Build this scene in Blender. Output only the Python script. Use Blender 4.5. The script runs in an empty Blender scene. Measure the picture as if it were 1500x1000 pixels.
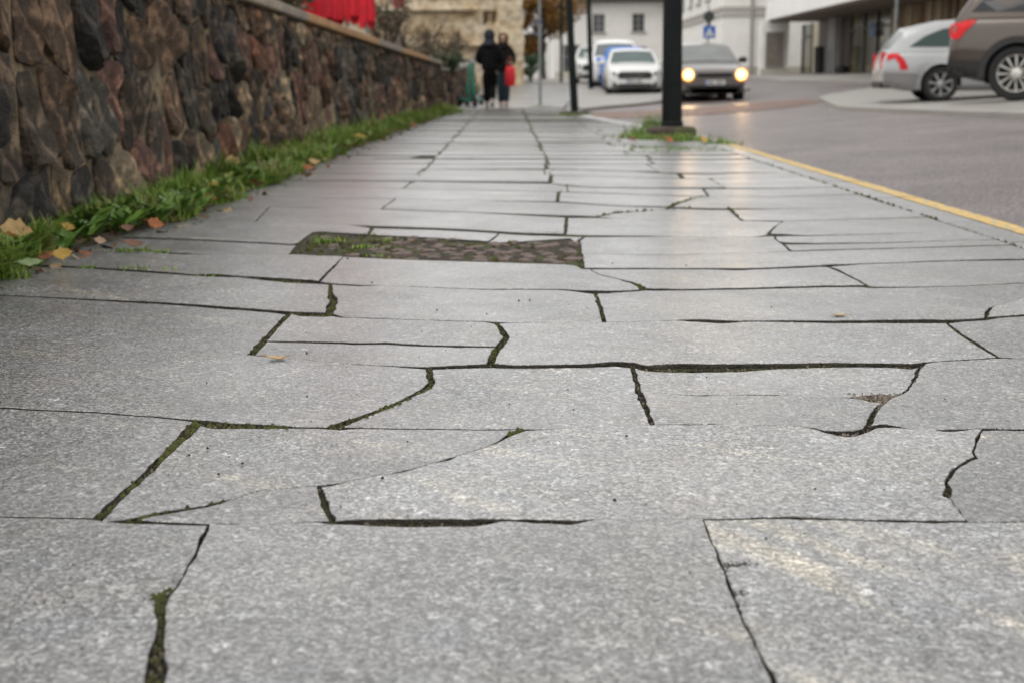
import bpy, bmesh, math, random
import numpy as np
from mathutils import Vector, Matrix, noise as mnoise
random.seed(7)
C = bpy.context.scene.collection
S = bpy.context.scene
R_ = math.radians
PI = math.pi

# ------------------------------------------------------------------ camera
CAM_H = 0.65
FPX = 1900.0                       # focal length in photo pixels (1500 wide)
PITCH, YAW, ROLL = R_(11.39773531), R_(0.04899868), R_(0.5)
cam_d = bpy.data.cameras.new('camera')
cam = bpy.data.objects.new('camera', cam_d); C.objects.link(cam)
cam_d.sensor_width = 36.0
cam_d.lens = 36.0 * FPX / 1500.0
cam_d.clip_start = 0.05; cam_d.clip_end = 1500
cam_d.dof.use_dof = True
cam_d.dof.focus_distance = 2.75
cam_d.dof.aperture_fstop = 4.3
F_ = Vector((math.sin(YAW)*math.cos(PITCH), math.cos(YAW)*math.cos(PITCH), -math.sin(PITCH)))
R0 = Vector((math.cos(YAW), -math.sin(YAW), 0)); U0 = R0.cross(F_)
RX = math.cos(ROLL)*R0 - math.sin(ROLL)*U0
UX = math.sin(ROLL)*R0 + math.cos(ROLL)*U0
m = Matrix((RX, UX, -F_)).transposed().to_4x4(); m.translation = Vector((0, 0, CAM_H))
cam.matrix_world = m
S.camera = cam

# ------------------------------------------------------------------ light (overcast)
SUN_EL, SUN_AZ = R_(58), R_(228)    # veiled sun high behind the camera, a little to the left
w = bpy.data.worlds.new('World'); S.world = w; w.use_nodes = True
nt = w.node_tree; nt.nodes.clear()
out = nt.nodes.new('ShaderNodeOutputWorld'); bg = nt.nodes.new('ShaderNodeBackground')
sky = nt.nodes.new('ShaderNodeTexSky'); sky.sky_type = 'NISHITA'; sky.sun_disc = False
sky.sun_elevation = SUN_EL; sky.sun_rotation = SUN_AZ
sky.air_density = 1.0; sky.dust_density = 1.0; sky.ozone_density = 1.0
hs = nt.nodes.new('ShaderNodeHueSaturation'); hs.inputs['Saturation'].default_value = 0.07
nt.links.new(sky.outputs[0], hs.inputs['Color']); ov = nt.nodes.new('ShaderNodeMix'); ov.data_type = 'RGBA'      # an even cloud deck over the clear sky
ov.inputs[0].default_value = 0.7; ov.inputs[7].default_value = (6.3, 6.24, 6.12, 1)
nt.links.new(hs.outputs[0], ov.inputs[6]); nt.links.new(ov.outputs[2], bg.inputs[0])
bg.inputs[1].default_value = 0.15
nt.links.new(bg.outputs[0], out.inputs[0])
sun_d = bpy.data.lights.new('sun', 'SUN'); sun = bpy.data.objects.new('sun', sun_d); C.objects.link(sun)
sun_d.energy = 0.7; sun_d.angle = R_(40); sun_d.color = (1.0, 0.97, 0.92)
sd = Vector((math.sin(SUN_AZ)*math.cos(SUN_EL), math.cos(SUN_AZ)*math.cos(SUN_EL), math.sin(SUN_EL)))
sun.rotation_euler = sd.to_track_quat('Z', 'Y').to_euler()
S.view_settings.view_transform = 'Standard'; S.view_settings.look = 'None'
S.view_settings.gamma = 1; S.view_settings.use_curve_mapping = False
S.view_settings.exposure = 0.57
S.cycles.max_bounces = 6
try: S.cycles.use_denoising = True
except Exception: pass

# ------------------------------------------------------------------ helpers
def ray(px, py):
    return F_ + RX*((px-750)/FPX) + UX*((500-py)/FPX)
def gp(px, py, z=0.0):
    """photo pixel -> point on the level plane at height z"""
    d = ray(px, py); t = (z-CAM_H)/d.z
    return Vector((d.x*t, d.y*t, z))
def topx(x, y, z=0.0):
    v = Vector((x, y, z-CAM_H)); k = v.dot(F_)
    return 750+FPX*v.dot(RX)/k, 500-FPX*v.dot(UX)/k
def at(px, y, z=0):
    """x of the photo column px at distance y and height z"""
    lo, hi = -80., 80.
    for _ in range(50):
        mid = (lo+hi)/2
        if topx(mid, y, z)[0] < px: lo = mid
        else: hi = mid
    return lo
def lerp(a, b, t): return a+(b-a)*t
def interp(p, x):
    if x <= p[0][0]: return p[0][1]
    for a, b in zip(p, p[1:]):
        if x <= b[0]: return lerp(a[1], b[1], (x-a[0])/(b[0]-a[0]+1e-12))
    return p[-1][1]
def smooth(a, b, x):
    t = min(1, max(0, (x-a)/(b-a))); return t*t*(3-2*t)
def nz(x, y=0, z=0): return mnoise.noise(Vector((x, y, z)))

class MB:
    """collects shapes; build() links them as one mesh object"""
    def __init__(s): s.v = []; s.f = []; s.m = []; s.mi = 0
    def add(s, vs, fs):
        k = len(s.v); s.v += [tuple(v) for v in vs]
        s.f += [tuple(i+k for i in f) for f in fs]; s.m += [s.mi]*len(fs); return s
    def box(s, c, d, rz=0, M=None):
        x, y, z = d[0]/2, d[1]/2, d[2]/2
        vs = [Vector(p) for p in [(-x,-y,-z),(x,-y,-z),(x,y,-z),(-x,y,-z),(-x,-y,z),(x,-y,z),(x,y,z),(-x,y,z)]]
        rot = (M or Matrix.Rotation(rz, 3, 'Z'))
        return s.add([rot @ v + Vector(c) for v in vs], [(3,2,1,0),(4,5,6,7),(0,1,5,4),(1,2,6,5),(2,3,7,6),(3,0,4,7)])
    def bbox(s, c, d, b=.01, rz=0):
        """box with chamfered edges (rounded in plan and at the top and bottom)"""
        x, y, z = d[0]/2, d[1]/2, d[2]/2; rings = []
        for zz, i in ((-z, b), (-z+b, 0), (z-b, 0), (z, b)):
            X, Y = x-i, y-i
            rings.append([(-X+b,-Y),(X-b,-Y),(X,-Y+b),(X,Y-b),(X-b,Y),(-X+b,Y),(-X,Y-b),(-X,-Y+b)])
            rings[-1] = [(p[0], p[1], zz) for p in rings[-1]]
        rot = Matrix.Rotation(rz, 3, 'Z')
        vs = [rot @ Vector(p) + Vector(c) for r in rings for p in r]
        fs = [tuple(reversed(range(8))), tuple(range(24, 32))]
        for k in range(3):
            for i in range(8):
                j = (i+1) % 8; fs.append((k*8+i, k*8+j, k*8+8+j, k*8+8+i))
        return s.add(vs, fs)
    def tube(s, pts, r, n=8, cap=True):
        pts = [Vector(p) for p in pts]
        rs = r if isinstance(r, (list, tuple)) else [r]*len(pts)
        vs = []; prev = None
        for i, p in enumerate(pts):
            t = (pts[min(i+1, len(pts)-1)]-pts[max(i-1, 0)]).normalized()
            a = Vector((0,0,1)) if abs(t.z) < .9 else Vector((1,0,0))
            if prev is not None: a = prev
            u = (a - t*a.dot(t)).normalized(); prev = u; b = t.cross(u)
            for k in range(n):
                q = 2*PI*k/n; vs.append(p + (u*math.cos(q)+b*math.sin(q))*rs[i])
        fs = []
        for i in range(len(pts)-1):
            for k in range(n):
                j = (k+1) % n; fs.append((i*n+k, i*n+j, i*n+n+j, i*n+n+k))
        if cap: fs += [tuple(reversed(range(n))), tuple(range((len(pts)-1)*n, len(pts)*n))]
        return s.add(vs, fs)
    def lathe(s, prof, n=24, c=(0,0,0), axis='Z'):
        vs = []; fs = []
        for r, h in prof:
            for k in range(n):
                q = 2*PI*k/n; a, b = r*math.cos(q), r*math.sin(q)
                p = (a, b, h) if axis == 'Z' else ((a, h, b) if axis == 'Y' else (h, a, b))
                vs.append(Vector(p)+Vector(c))
        for i in range(len(prof)-1):
            for k in range(n):
                j = (k+1) % n; fs.append((i*n+k, i*n+j, i*n+n+j, i*n+n+k))
        fs += [tuple(reversed(range(n))), tuple(range((len(prof)-1)*n, len(prof)*n))]
        return s.add(vs, fs)
    def prism(s, poly, a, b):
        """poly: 3-D outline at offset a, extruded to offset b (vectors)"""
        n = len(poly); A = [Vector(p)+Vector(a) for p in poly]; B = [Vector(p)+Vector(b) for p in poly]
        fs = [tuple(reversed(range(n))), tuple(range(n, 2*n))]
        for i in range(n):
            j = (i+1) % n; fs.append((i, j, n+j, n+i))
        return s.add(A+B, fs)
    def build(s, name, mat=None, parent=None, smooth_=False, loc=None, rz=0, fix=True):
        me = bpy.data.meshes.new(name); me.from_pydata(s.v, [], s.f); 
        if fix:
            bm = bmesh.new(); bm.from_mesh(me); bmesh.ops.recalc_face_normals(bm, faces=bm.faces); bm.to_mesh(me); bm.free()
        mats = mat if isinstance(mat, (list, tuple)) else [mat]
        for q in mats:
            if q: me.materials.append(q)
        if len(mats) > 1 and len(me.polygons) == len(s.m): me.polygons.foreach_set('material_index', s.m)
        if smooth_: me.polygons.foreach_set('use_smooth', [True]*len(me.polygons))
        o = bpy.data.objects.new(name, me); C.objects.link(o)
        if parent: o.parent = parent
        if loc is not None: o.location = loc
        o.rotation_euler.z = rz
        return o
def tag(o, label=None, cat=None, group=None, kind=None):
    if label: o['label'] = label
    if cat: o['category'] = cat
    if group: o['group'] = group
    if kind: o['kind'] = kind
    return o
def empty(name, loc, rz=0, label=None, cat=None, group=None, kind=None):
    o = bpy.data.objects.new(name, None); C.objects.link(o); o.location = loc; o.rotation_euler.z = rz
    o.empty_display_size = .2
    return tag(o, label, cat, group, kind)
def sharp(o, deg=35):
    me = o.data
    me.polygons.foreach_set('use_smooth', [True]*len(me.polygons))
    try: me.set_sharp_from_angle(angle=R_(deg))
    except Exception: pass
    return o

# ------------------------------------------------------------------ materials
def mat(name, col, rough=.6, metal=0., var=.0, scale=8., bump=0., bscale=60., col2=None, c2s=3., c2lo=.5, c2hi=.62, spec=.5, coord='Object', emit=None, estr=0., rnd=0., coat=0.):
    """noise-varied principled material; col2 comes in as patches"""
    M = bpy.data.materials.new(name); M.use_nodes = True; t = M.node_tree; N = t.nodes; Lk = t.links
    b = N['Principled BSDF']; b.inputs['Roughness'].default_value = rough; b.inputs['Metallic'].default_value = metal
    b.inputs['Specular IOR Level'].default_value = spec
    if coat: b.inputs['Coat Weight'].default_value = coat; b.inputs['Coat Roughness'].default_value = .06
    tc = N.new('ShaderNodeTexCoord'); src = tc.outputs[coord]
    rgb = N.new('ShaderNodeRGB'); rgb.outputs[0].default_value = (*col, 1); c = rgb.outputs[0]
    if col2:
        n2 = N.new('ShaderNodeTexNoise'); n2.inputs['Scale'].default_value = c2s; n2.inputs['Detail'].default_value = 6
        Lk.new(src, n2.inputs['Vector'])
        mr = N.new('ShaderNodeMapRange'); mr.inputs[1].default_value = c2lo; mr.inputs[2].default_value = c2hi; Lk.new(n2.outputs[0], mr.inputs[0])
        mx = N.new('ShaderNodeMix'); mx.data_type = 'RGBA'; mx.inputs[7].default_value = (*col2, 1)
        Lk.new(mr.outputs[0], mx.inputs[0]); Lk.new(c, mx.inputs[6]); c = mx.outputs[2]
    if var or rnd:
        hsv = N.new('ShaderNodeHueSaturation'); Lk.new(c, hsv.inputs['Color'])
        n1 = N.new('ShaderNodeTexNoise'); n1.inputs['Scale'].default_value = scale; n1.inputs['Detail'].default_value = 8; Lk.new(src, n1.inputs['Vector'])
        ma = N.new('ShaderNodeMath'); ma.operation = 'MULTIPLY_ADD'; ma.inputs[1].default_value = 4*var; ma.inputs[2].default_value = 1-2*var
        Lk.new(n1.outputs[0], ma.inputs[0]); val = ma.outputs[0]
        if rnd:
            oi = N.new('ShaderNodeObjectInfo'); m2 = N.new('ShaderNodeMath'); m2.operation = 'MULTIPLY_ADD'
            m2.inputs[1].default_value = 2*rnd; m2.inputs[2].default_value = 1-rnd; Lk.new(oi.outputs['Random'], m2.inputs[0])
            m3 = N.new('ShaderNodeMath'); m3.operation = 'MULTIPLY'; Lk.new(val, m3.inputs[0]); Lk.new(m2.outputs[0], m3.inputs[1]); val = m3.outputs[0]
        Lk.new(val, hsv.inputs['Value']); c = hsv.outputs[0]
    Lk.new(c, b.inputs['Base Color'])
    if bump:
        nb = N.new('ShaderNodeTexNoise'); nb.inputs['Scale'].default_value = bscale; nb.inputs['Detail'].default_value = 6; Lk.new(src, nb.inputs['Vector'])
        bp = N.new('ShaderNodeBump'); bp.inputs['Strength'].default_value = bump; bp.inputs['Distance'].default_value = .02
        Lk.new(nb.outputs[0], bp.inputs['Height']); Lk.new(bp.outputs[0], b.inputs['Normal'])
    if emit:
        b.inputs['Emission Color'].default_value = (*emit, 1); b.inputs['Emission Strength'].default_value = estr
    return M

def granite(name, base=.198, rough=.36, vang=.6, vlo=.60, vamt=.55):
    M = bpy.data.materials.new(name); M.use_nodes = True; t = M.node_tree; N = t.nodes; L = t.links; b = N['Principled BSDF']
    tc = N.new('ShaderNodeTexCoord'); oi = N.new('ShaderNodeObjectInfo')
    off = N.new('ShaderNodeVectorMath'); off.operation = 'ADD'
    mul = N.new('ShaderNodeVectorMath'); mul.operation = 'SCALE'; mul.inputs['Scale'].default_value = 37.0
    cmb = N.new('ShaderNodeCombineXYZ')
    for i in range(3): L.new(oi.outputs['Random'], cmb.inputs[i])
    L.new(cmb.outputs[0], mul.inputs[0]); L.new(tc.outputs['Object'], off.inputs[0]); L.new(mul.outputs[0], off.inputs[1])
    P = off.outputs[0]
    def noise(sc, det=4, rg=.6, vec=P):
        n = N.new('ShaderNodeTexNoise'); n.inputs['Scale'].default_value = sc; n.inputs['Detail'].default_value = det; n.inputs['Roughness'].default_value = rg; L.new(vec, n.inputs['Vector']); return n.outputs[0]
    def mrange(x, a, bb, c, d):
        n = N.new('ShaderNodeMapRange'); n.inputs[1].default_value = a; n.inputs[2].default_value = bb; n.inputs[3].default_value = c; n.inputs[4].default_value = d; L.new(x, n.inputs[0]); return n.outputs[0]
    def math_(op, x, y):
        n = N.new('ShaderNodeMath'); n.operation = op
        for i, q in enumerate((x, y)):
            if isinstance(q, (int, float)): n.inputs[i].default_value = q
            else: L.new(q, n.inputs[i])
        return n.outputs[0]
    def mix(fac, a, c):
        n = N.new('ShaderNodeMix'); n.data_type = 'RGBA'; L.new(fac, n.inputs[0])
        for i, q in ((6, a), (7, c)):
            if isinstance(q, tuple): n.inputs[i].default_value = (*q, 1)
            else: L.new(q, n.inputs[i])
        return n.outputs[2]
    wob = N.new('ShaderNodeTexNoise'); wob.inputs['Scale'].default_value = 60; L.new(P, wob.inputs['Vector'])
    wv = N.new('ShaderNodeVectorMath'); wv.operation = 'MULTIPLY_ADD'; wv.inputs[1].default_value = (.022,.022,.022); L.new(wob.outputs['Color'], wv.inputs[0]); L.new(P, wv.inputs[2])
    def vor(sc):
        q = N.new('ShaderNodeTexVoronoi'); q.inputs['Scale'].default_value = sc; L.new(wv.outputs[0], q.inputs['Vector'])
        sp_ = N.new('ShaderNodeSeparateColor'); L.new(q.outputs['Color'], sp_.inputs[0]); return sp_
    sep = vor(230); sep2 = vor(110); sep3 = vor(46)
    g1 = mrange(sep.outputs[0], 0, 1, .38, 1.58)
    dark = mrange(sep.outputs[1], .74, .80, 1.0, .34)             # scattered dark mica grains
    lite = math_('MULTIPLY', mrange(sep2.outputs[0], .86, .92, 1.0, 1.35), mrange(sep3.outputs[1], .92, .96, 1.0, 1.45))   # larger pale feldspar
    n1 = math_('MULTIPLY', math_('MULTIPLY', mrange(noise(120, 5), .3, .7, .42, 1.6), mrange(noise(40, 4), .3, .7, .84, 1.16)), mrange(sep2.outputs[2], 0, 1, .78, 1.2))
    n2 = mrange(noise(2.2, 5), .3, .7, .78, 1.18)
    per = mrange(oi.outputs['Random'], 0, 1, .80, 1.16)
    val = math_('MULTIPLY', math_('MULTIPLY', math_('MULTIPLY', g1, dark), math_('MULTIPLY', lite, n1)), math_('MULTIPLY', n2, per))
    # warm veins that run across some slabs
    mp = N.new('ShaderNodeMapping'); mp.vector_type = 'TEXTURE'; mp.inputs['Rotation'].default_value = (0, 0, -vang); mp.inputs['Scale'].default_value = (.9, .15, 1); L.new(P, mp.inputs[0])
    vein = mrange(noise(1.6, 6, .55, mp.outputs[0]), vlo, vlo+.10, 0, vamt)
    tint = mix(mrange(noise(6, 4), .35, .65, 0, 1), (base*.97, base*.985, base*1.01), (base*1.04, base*1.0, base*.95))
    tint = mix(vein, tint, (base*1.75, base*1.58, base*1.25))
    # grime: brown-black patches of irregular shape
    gr = mrange(noise(3.3, 9, .7), .58, .72, 0, .6)
    tint = mix(gr, tint, (base*.52, base*.49, base*.43))
    hsv = N.new('ShaderNodeHueSaturation'); L.new(tint, hsv.inputs['Color']); L.new(val, hsv.inputs['Value'])
    L.new(hsv.outputs[0], b.inputs['Base Color'])
    L.new(mrange(noise(4.5, 6), .3, .7, rough-.08, rough+.12), b.inputs['Roughness'])
    b.inputs['Specular IOR Level'].default_value = .7
    L.new(mrange(noise(1.7, 5), .35, .65, .5, 1.0), b.inputs['Coat Weight']); b.inputs['Coat Roughness'].default_value = .33; b.inputs['Coat IOR'].default_value = 1.38
    bp = N.new('ShaderNodeBump'); bp.inputs['Strength'].default_value = .35; bp.inputs['Distance'].default_value = .004
    L.new(math_('ADD', math_('MULTIPLY', sep.outputs[2], .45), math_('ADD', noise(70, 5), math_('MULTIPLY', noise(9, 4), 2.0))), bp.inputs['Height']); L.new(bp.outputs[0], b.inputs['Normal'])
    return M
GRAN = granite('granite'); VEINED = granite('veined_granite', .20, .36, .94, .50, .85)
KERB = granite('kerb_granite', .21, .42)
SOIL = mat('joint_soil', (.035,.028,.02), .95, var=.25, scale=60, bump=.8, bscale=120, col2=(.055,.065,.014), c2s=6, c2lo=.45, c2hi=.6)
SIDE = mat('slab_edge', (.05,.042,.032), .9, var=.3, scale=70, bump=.6, bscale=90, col2=(.03,.026,.018), c2s=22, c2lo=.42, c2hi=.6)
EARTH = mat('earth', (.06,.045,.03), .95, var=.25, scale=5, bump=.5, bscale=40)
ASPH = mat('asphalt', (.095,.075,.075), .42, var=.34, scale=1.1, bump=1.0, bscale=120, col2=(.29,.25,.24), c2s=48, c2lo=.42, c2hi=.64, spec=.5)
CONC = mat('paving_concrete', (.27,.255,.235), .5, var=.16, scale=2, bump=.2, bscale=50)
REDP = mat('red_pavers', (.185,.125,.105), .6, var=.2, scale=9, bump=.2, bscale=60, rnd=.25)
MOSS = mat('moss', (.055,.060,.010), .95, var=.4, scale=40, col2=(.035,.028,.012), c2s=25, c2lo=.48, c2hi=.62)
# ================================================================== GROUND
CTL = [(-6,y,-.06) for y in (-4,5,15,25,32)] + [(0,y,-.06) for y in (-4,5,15,25,31)] + \
 [(2.24,y,-.05) for y in (-4,2,8,14,20,26)] + [(5.5,13.8,.20),(5.5,8,.17),(5.6,2,.16),(5.6,-4,.16),(7.1,18.8,.23),(7.8,24,.13),(5.1,32,.04),
 (2.5,30,-.01),(4.2,42,.1),(4.5,60,.45),(0,42,.12),(0,50,.38),(-6,42,.15),(-6,52,.45),(9,45,.48),(12,44,.68),(13.5,58,.78),(12,30,.42),(14,20,.45),(12,8,.35),(16,-4,.4),
 (0,90,.65),(9,90,.75),(25,60,.9),(30,20,.7),(30,-4,.6),(-20,60,.6),(-20,90,.7),(-20,20,.3),(-20,-4,.3),(40,120,.9),(-30,120,.9)]
_P = np.array(CTL, float); _xy = _P[:, :2]
def _ker(d): return np.sqrt(d*d+.3)
_D = _ker(np.linalg.norm(_xy[:, None]-_xy[None], axis=2))
_A = np.block([[_D, np.ones((len(_P),1)), _xy],[np.ones((1,len(_P))), np.zeros((1,3))],[_xy.T, np.zeros((2,3))]])
_w = np.linalg.solve(_A, np.concatenate([_P[:,2], np.zeros(3)]))
def G(x, y):
    x = max(-25, min(38, x)); y = max(-4, min(115, y))
    d = _ker(np.hypot(_xy[:,0]-x, _xy[:,1]-y))
    z = float(d@_w[:-3] + _w[-3] + _w[-2]*x + _w[-1]*y)
    return max(-.075, min(.95, z))
def sheet(name, x0, x1, y0, y1, step, off, m_, kind='structure', inside=None, parent=None):
    xs = np.linspace(x0, x1, int((x1-x0)/step)+2); ys = np.linspace(y0, y1, int((y1-y0)/step)+2)
    vs = [(x, y, G(x, y)+off) for y in ys for x in xs]; n = len(xs)
    fs = [(j*n+i, j*n+i+1, j*n+n+i+1, j*n+n+i) for j in range(len(ys)-1) for i in range(n-1)
          if inside is None or inside((xs[i]+xs[i+1])/2, (ys[j]+ys[j+1])/2)]
    b = MB(); b.add(vs, fs); o = b.build(name, m_, parent, smooth_=True, fix=False)
    if kind: tag(o, kind=kind)
    return o
def inpoly(poly, x, y):
    r = False; n = len(poly)
    for i in range(n):
        (ax, ay), (bx, by) = poly[i], poly[(i+1) % n]
        if (ay > y) != (by > y) and x < (bx-ax)*(y-ay)/(by-ay)+ax: r = not r
    return r
def resample(p, step, closed=True):
    o = []
    n = len(p)
    for i in range(n if closed else n-1):
        a, b = Vector(p[i]), Vector(p[(i+1) % n]); k = max(1, int((b-a).length/step))
        o += [tuple(a.lerp(b, j/k)) for j in range(k)]
    if not closed: o.append(tuple(p[-1]))
    return o
def slab_poly(name, poly, off, thick, m_, step=1.0, kind='structure'):
    """paved area following the ground, raised by off, with its edge going down by thick"""
    ring = resample(poly, step)
    bm = bmesh.new(); vs = [bm.verts.new((x, y, 0)) for x, y in ring]; f = bm.faces.new(vs)
    bmesh.ops.triangulate(bm, faces=[f])
    for _ in range(4):
        es = [e for e in bm.edges if e.calc_length() > step*2.2]
        if not es: break
        bmesh.ops.subdivide_edges(bm, edges=es, cuts=1); bmesh.ops.triangulate(bm, faces=[q for q in bm.faces if len(q.verts) > 3])
    for v in bm.verts: v.co.z = G(v.co.x, v.co.y)+off
    be = [e for e in bm.edges if e.is_boundary]
    r = bmesh.ops.extrude_edge_only(bm, edges=be)
    for g in r['geom']:
        if isinstance(g, bmesh.types.BMVert): g.co.z -= thick
    bmesh.ops.recalc_face_normals(bm, faces=bm.faces)
    me = bpy.data.meshes.new(name); bm.to_mesh(me); bm.free(); me.materials.append(m_)
    o = bpy.data.objects.new(name, me); C.objects.link(o); tag(o, kind=kind); return o

def big_ground():
    xs = [-600,-200,-80] + list(np.arange(-40, 61, 4.)) + [120, 300, 700]; ys = [-300,-60] + list(np.arange(-12, 131, 4.)) + [200, 400, 1100]
    vs = [(x, y, G(x, y)-.16) for y in ys for x in xs]; n = len(xs)
    fs = [(j*n+i, j*n+i+1, j*n+n+i+1, j*n+n+i) for j in range(len(ys)-1) for i in range(n-1)]
    b = MB(); b.add(vs, fs); tag(b.build('ground', EARTH, None, True, fix=False), kind='structure')
big_ground()
sheet('road', 1.0, 34, -6, 118, .6, 0, ASPH, inside=lambda x, y: x > 2.1 or y > 17.5)

# ================================================================== PAVEMENT SLABS
def RL(p): return p
# transverse joints: photo (x, y, joint width) from near to far
BND = [
 [(-2000,1012,2),(3500,1012,2)],
 [(-200,752,1),(0,756,.8),(135,759,1),(185,764,3),(300,768,1.5),(345,767,2),(390,769,.8),(440,766,2),(470,766,3),(495,765,8),(540,764.5,14),(580,765,15),(620,765,13),(660,765.5,15),(690,766,14),(718,764,9),(742,760.5,3.5),(770,763,8),(800,764,8),(830,765,9),(850,764,6),(862,761,1.5),(1000,760,.8),(1030,761,1),(1150,758,1.5),(1170,759.5,3),(1190,759,2.5),(1215,760,.8),(1355,764,1),(1364,764,4),(1378,764,1),(1420,764,1),(1455,763,1),(1468,764,3),(1480,763,1),(1750,760,1)],
 [(-500,575,1),(0,597,1.4),(150,604,1.6),(240,611,1.6),(280,615,3),(300,619,9),(320,621,8),(350,622,6.5),(390,623,5),(425,624,3),(435,624,1),(480,625,2),(500,625,4),(520,625,1),(690,627,.9),(760,627,1.4),(850,626,.7),(957,622,1.2),(1000,621,2.4),(1045,621,1.6),(1060,622,.7),(1150,624,1),(1190,626,2),(1208,632,5),(1235,636,11),(1255,635,10),(1270,630,9),(1285,622,7),(1305,624,6),(1325,627,3),(1345,630,1.5),(1370,630,1.5),(1378,631,5),(1405,631,6),(1420,629,3),(1440,628,4),(1470,629,1.5),(1500,629,3),(1750,630,2)],
 [(-500,478,.8),(0,500,1.1),(100,503,1.2),(200,508,1.3),(300,516,1.3),(360,519,1.8),(380,521,1.2),(460,528,.8),(560,535,1.2),(590,536,2.4),(625,538,4),(640,537,3),(690,535,4),(715,534,5),(740,536,2),(800,536,1.6),(850,535,2.2),(900,532,3.5),(928,534,5),(945,539,6),(975,538.5,9),(1030,538,10),(1080,538,9),(1120,536,6),(1180,534,4.5),(1250,533,3),(1300,533,2),(1335,535,5),(1350,532,3),(1362,530,.6),(1468,524,2),(1500,525,1),(1750,528,1)],
 [(-500,415,.6),(0,432,.8),(100,437,1.2),(240,444,2.2),(400,456,2.4),(425,459,4),(440,461,7),(475,462,7.5),(488,463,3),(500,466,1),(600,469,1.4),(715,472,1.8),(727,474,4),(745,473,1.8),(880,473,1.3),(990,470,1.2),(1010,470,4),(1060,472,6),(1090,471,2.5),(1150,471,3.5),(1220,472,5),(1300,471,6),(1370,471,7),(1385,471,6),(1420,469,3.5),(1445,467,4),(1460,465,2),(1500,462,3),(1750,458,2)],
 [(-500,372,.5),(0,387,.8),(135,393,2),(239,400,2.4),(287,404,1.6),(313,404,4),(350,406,1.6),(388,409,4),(420,412,5.5),(460,414,5.5),(478,416,3),(500,418,2.4),(530,419,2.2),(560,419,.6),(700,424,.6),(820,424,.9),(845,426,1.8),(870,428,5),(890,428,3.5),(930,426,1.6),(945,424,2.4),(1000,425,1.4),(1100,423,1.6),(1200,420,1.6),(1265,419,2.2),(1280,421,2.2),(1350,420,.9),(1400,419,.5),(1500,414,.5),(1750,408,.5)],
 [(-500,340,.4),(0,355,.8),(100,361,1.2),(180,365,3),(260,372,4),(324,374,1.2),(424,373,2),(500,376,2.2),(565,379,2.4),(700,383,2.4),(840,387,2.4),(853,394,2),(1000,394,.7),(1043,394,1.6),(1080,395,2.6),(1110,394,1.6),(1200,390,2),(1220,389,3.4),(1260,387,.8),(1340,384,1.2),(1400,382,2.2),(1500,380,3.2),(1750,376,2)],
 [(-500,329,.4),(0,342,.6),(300,352,.9),(388,356,1.6),(433,359,1.2),(457,342,3.2),(470,341,3.2),(535,345,4.2),(560,346,3),(640,350,3.2),(700,354,3.2),(731,356,2.2),(800,352,2),(843,350,4),(850,372,2),(981,373,2.2),(1100,370,.9),(1155,368,1.2),(1300,364,.6),(1500,358,.6),(1750,352,.6)],
 [(-500,303,.4),(0,314,.6),(279,323,1.6),(400,327,1.1),(500,329,.9),(525,331,1.4),(545,333,5),(640,336,4.4),(700,339,4.4),(760,343,4.4),(829,345,4.4),(856,346,4.4),(933,346,2.6),(1000,346,1.1),(1107,347,2),(1122,345,4.5),(1150,345,3),(1180,346,1),(1500,337,.6),(1750,330,.6)],
 [(-500,286,.4),(0,296,.4),(200,300,.6),(400,303,.9),(560,307,.9),(700,312,1),(832,318,4.2),(865,318,4.2),(890,320,.7),(1000,322,.7),(1088,323,1.2),(1147,324,2),(1300,320,.8),(1500,314,.5),(1750,308,.5)],
 [(-500,270,.4),(0,280,.5),(279,284,.8),(400,288,1.3),(500,290.5,1.3),(579,291,1.3),(700,294,1.2),(816,296,2.6),(907,302,2.1),(984,304,2.6),(1040,306,3.2),(1067,306,3.2),(1133,306,1.6),(1300,303,.7),(1500,297,.5),(1750,291,.5)],
 [(-500,256,.4),(0,267,.5),(400,274,.9),(589,276,1),(819,281,1.1),(960,286,.9),(1040,288,1.2),(1150,287,.7),(1500,280,.5),(1750,275,.5)],
 [(-500,247,.4),(0,257,.5),(420,264,1.2),(605,266,.9),(807,269,1.6),(830,272,2),(870,275,.7),(960,276,.6),(1016,276,1.2),(1150,276,.8),(1500,269,.5)],
 [(-500,239,.4),(0,249,.4),(420,253,.9),(620,256,.9),(800,257,.9),(900,259,1.1),(990,262,2.1),(1003,262,2.1),(1060,262,.7),(1500,256,.5)],
 [(-500,233,.4),(0,241,.4),(500,246,.8),(621,248,.9),(760,248,2),(840,248.5,1.6),(920,251,.7),(993,254,3.2),(1040,255,2.6),(1075,253,2.6),(1150,253,.7),(1500,246,.5)],
]
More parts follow.
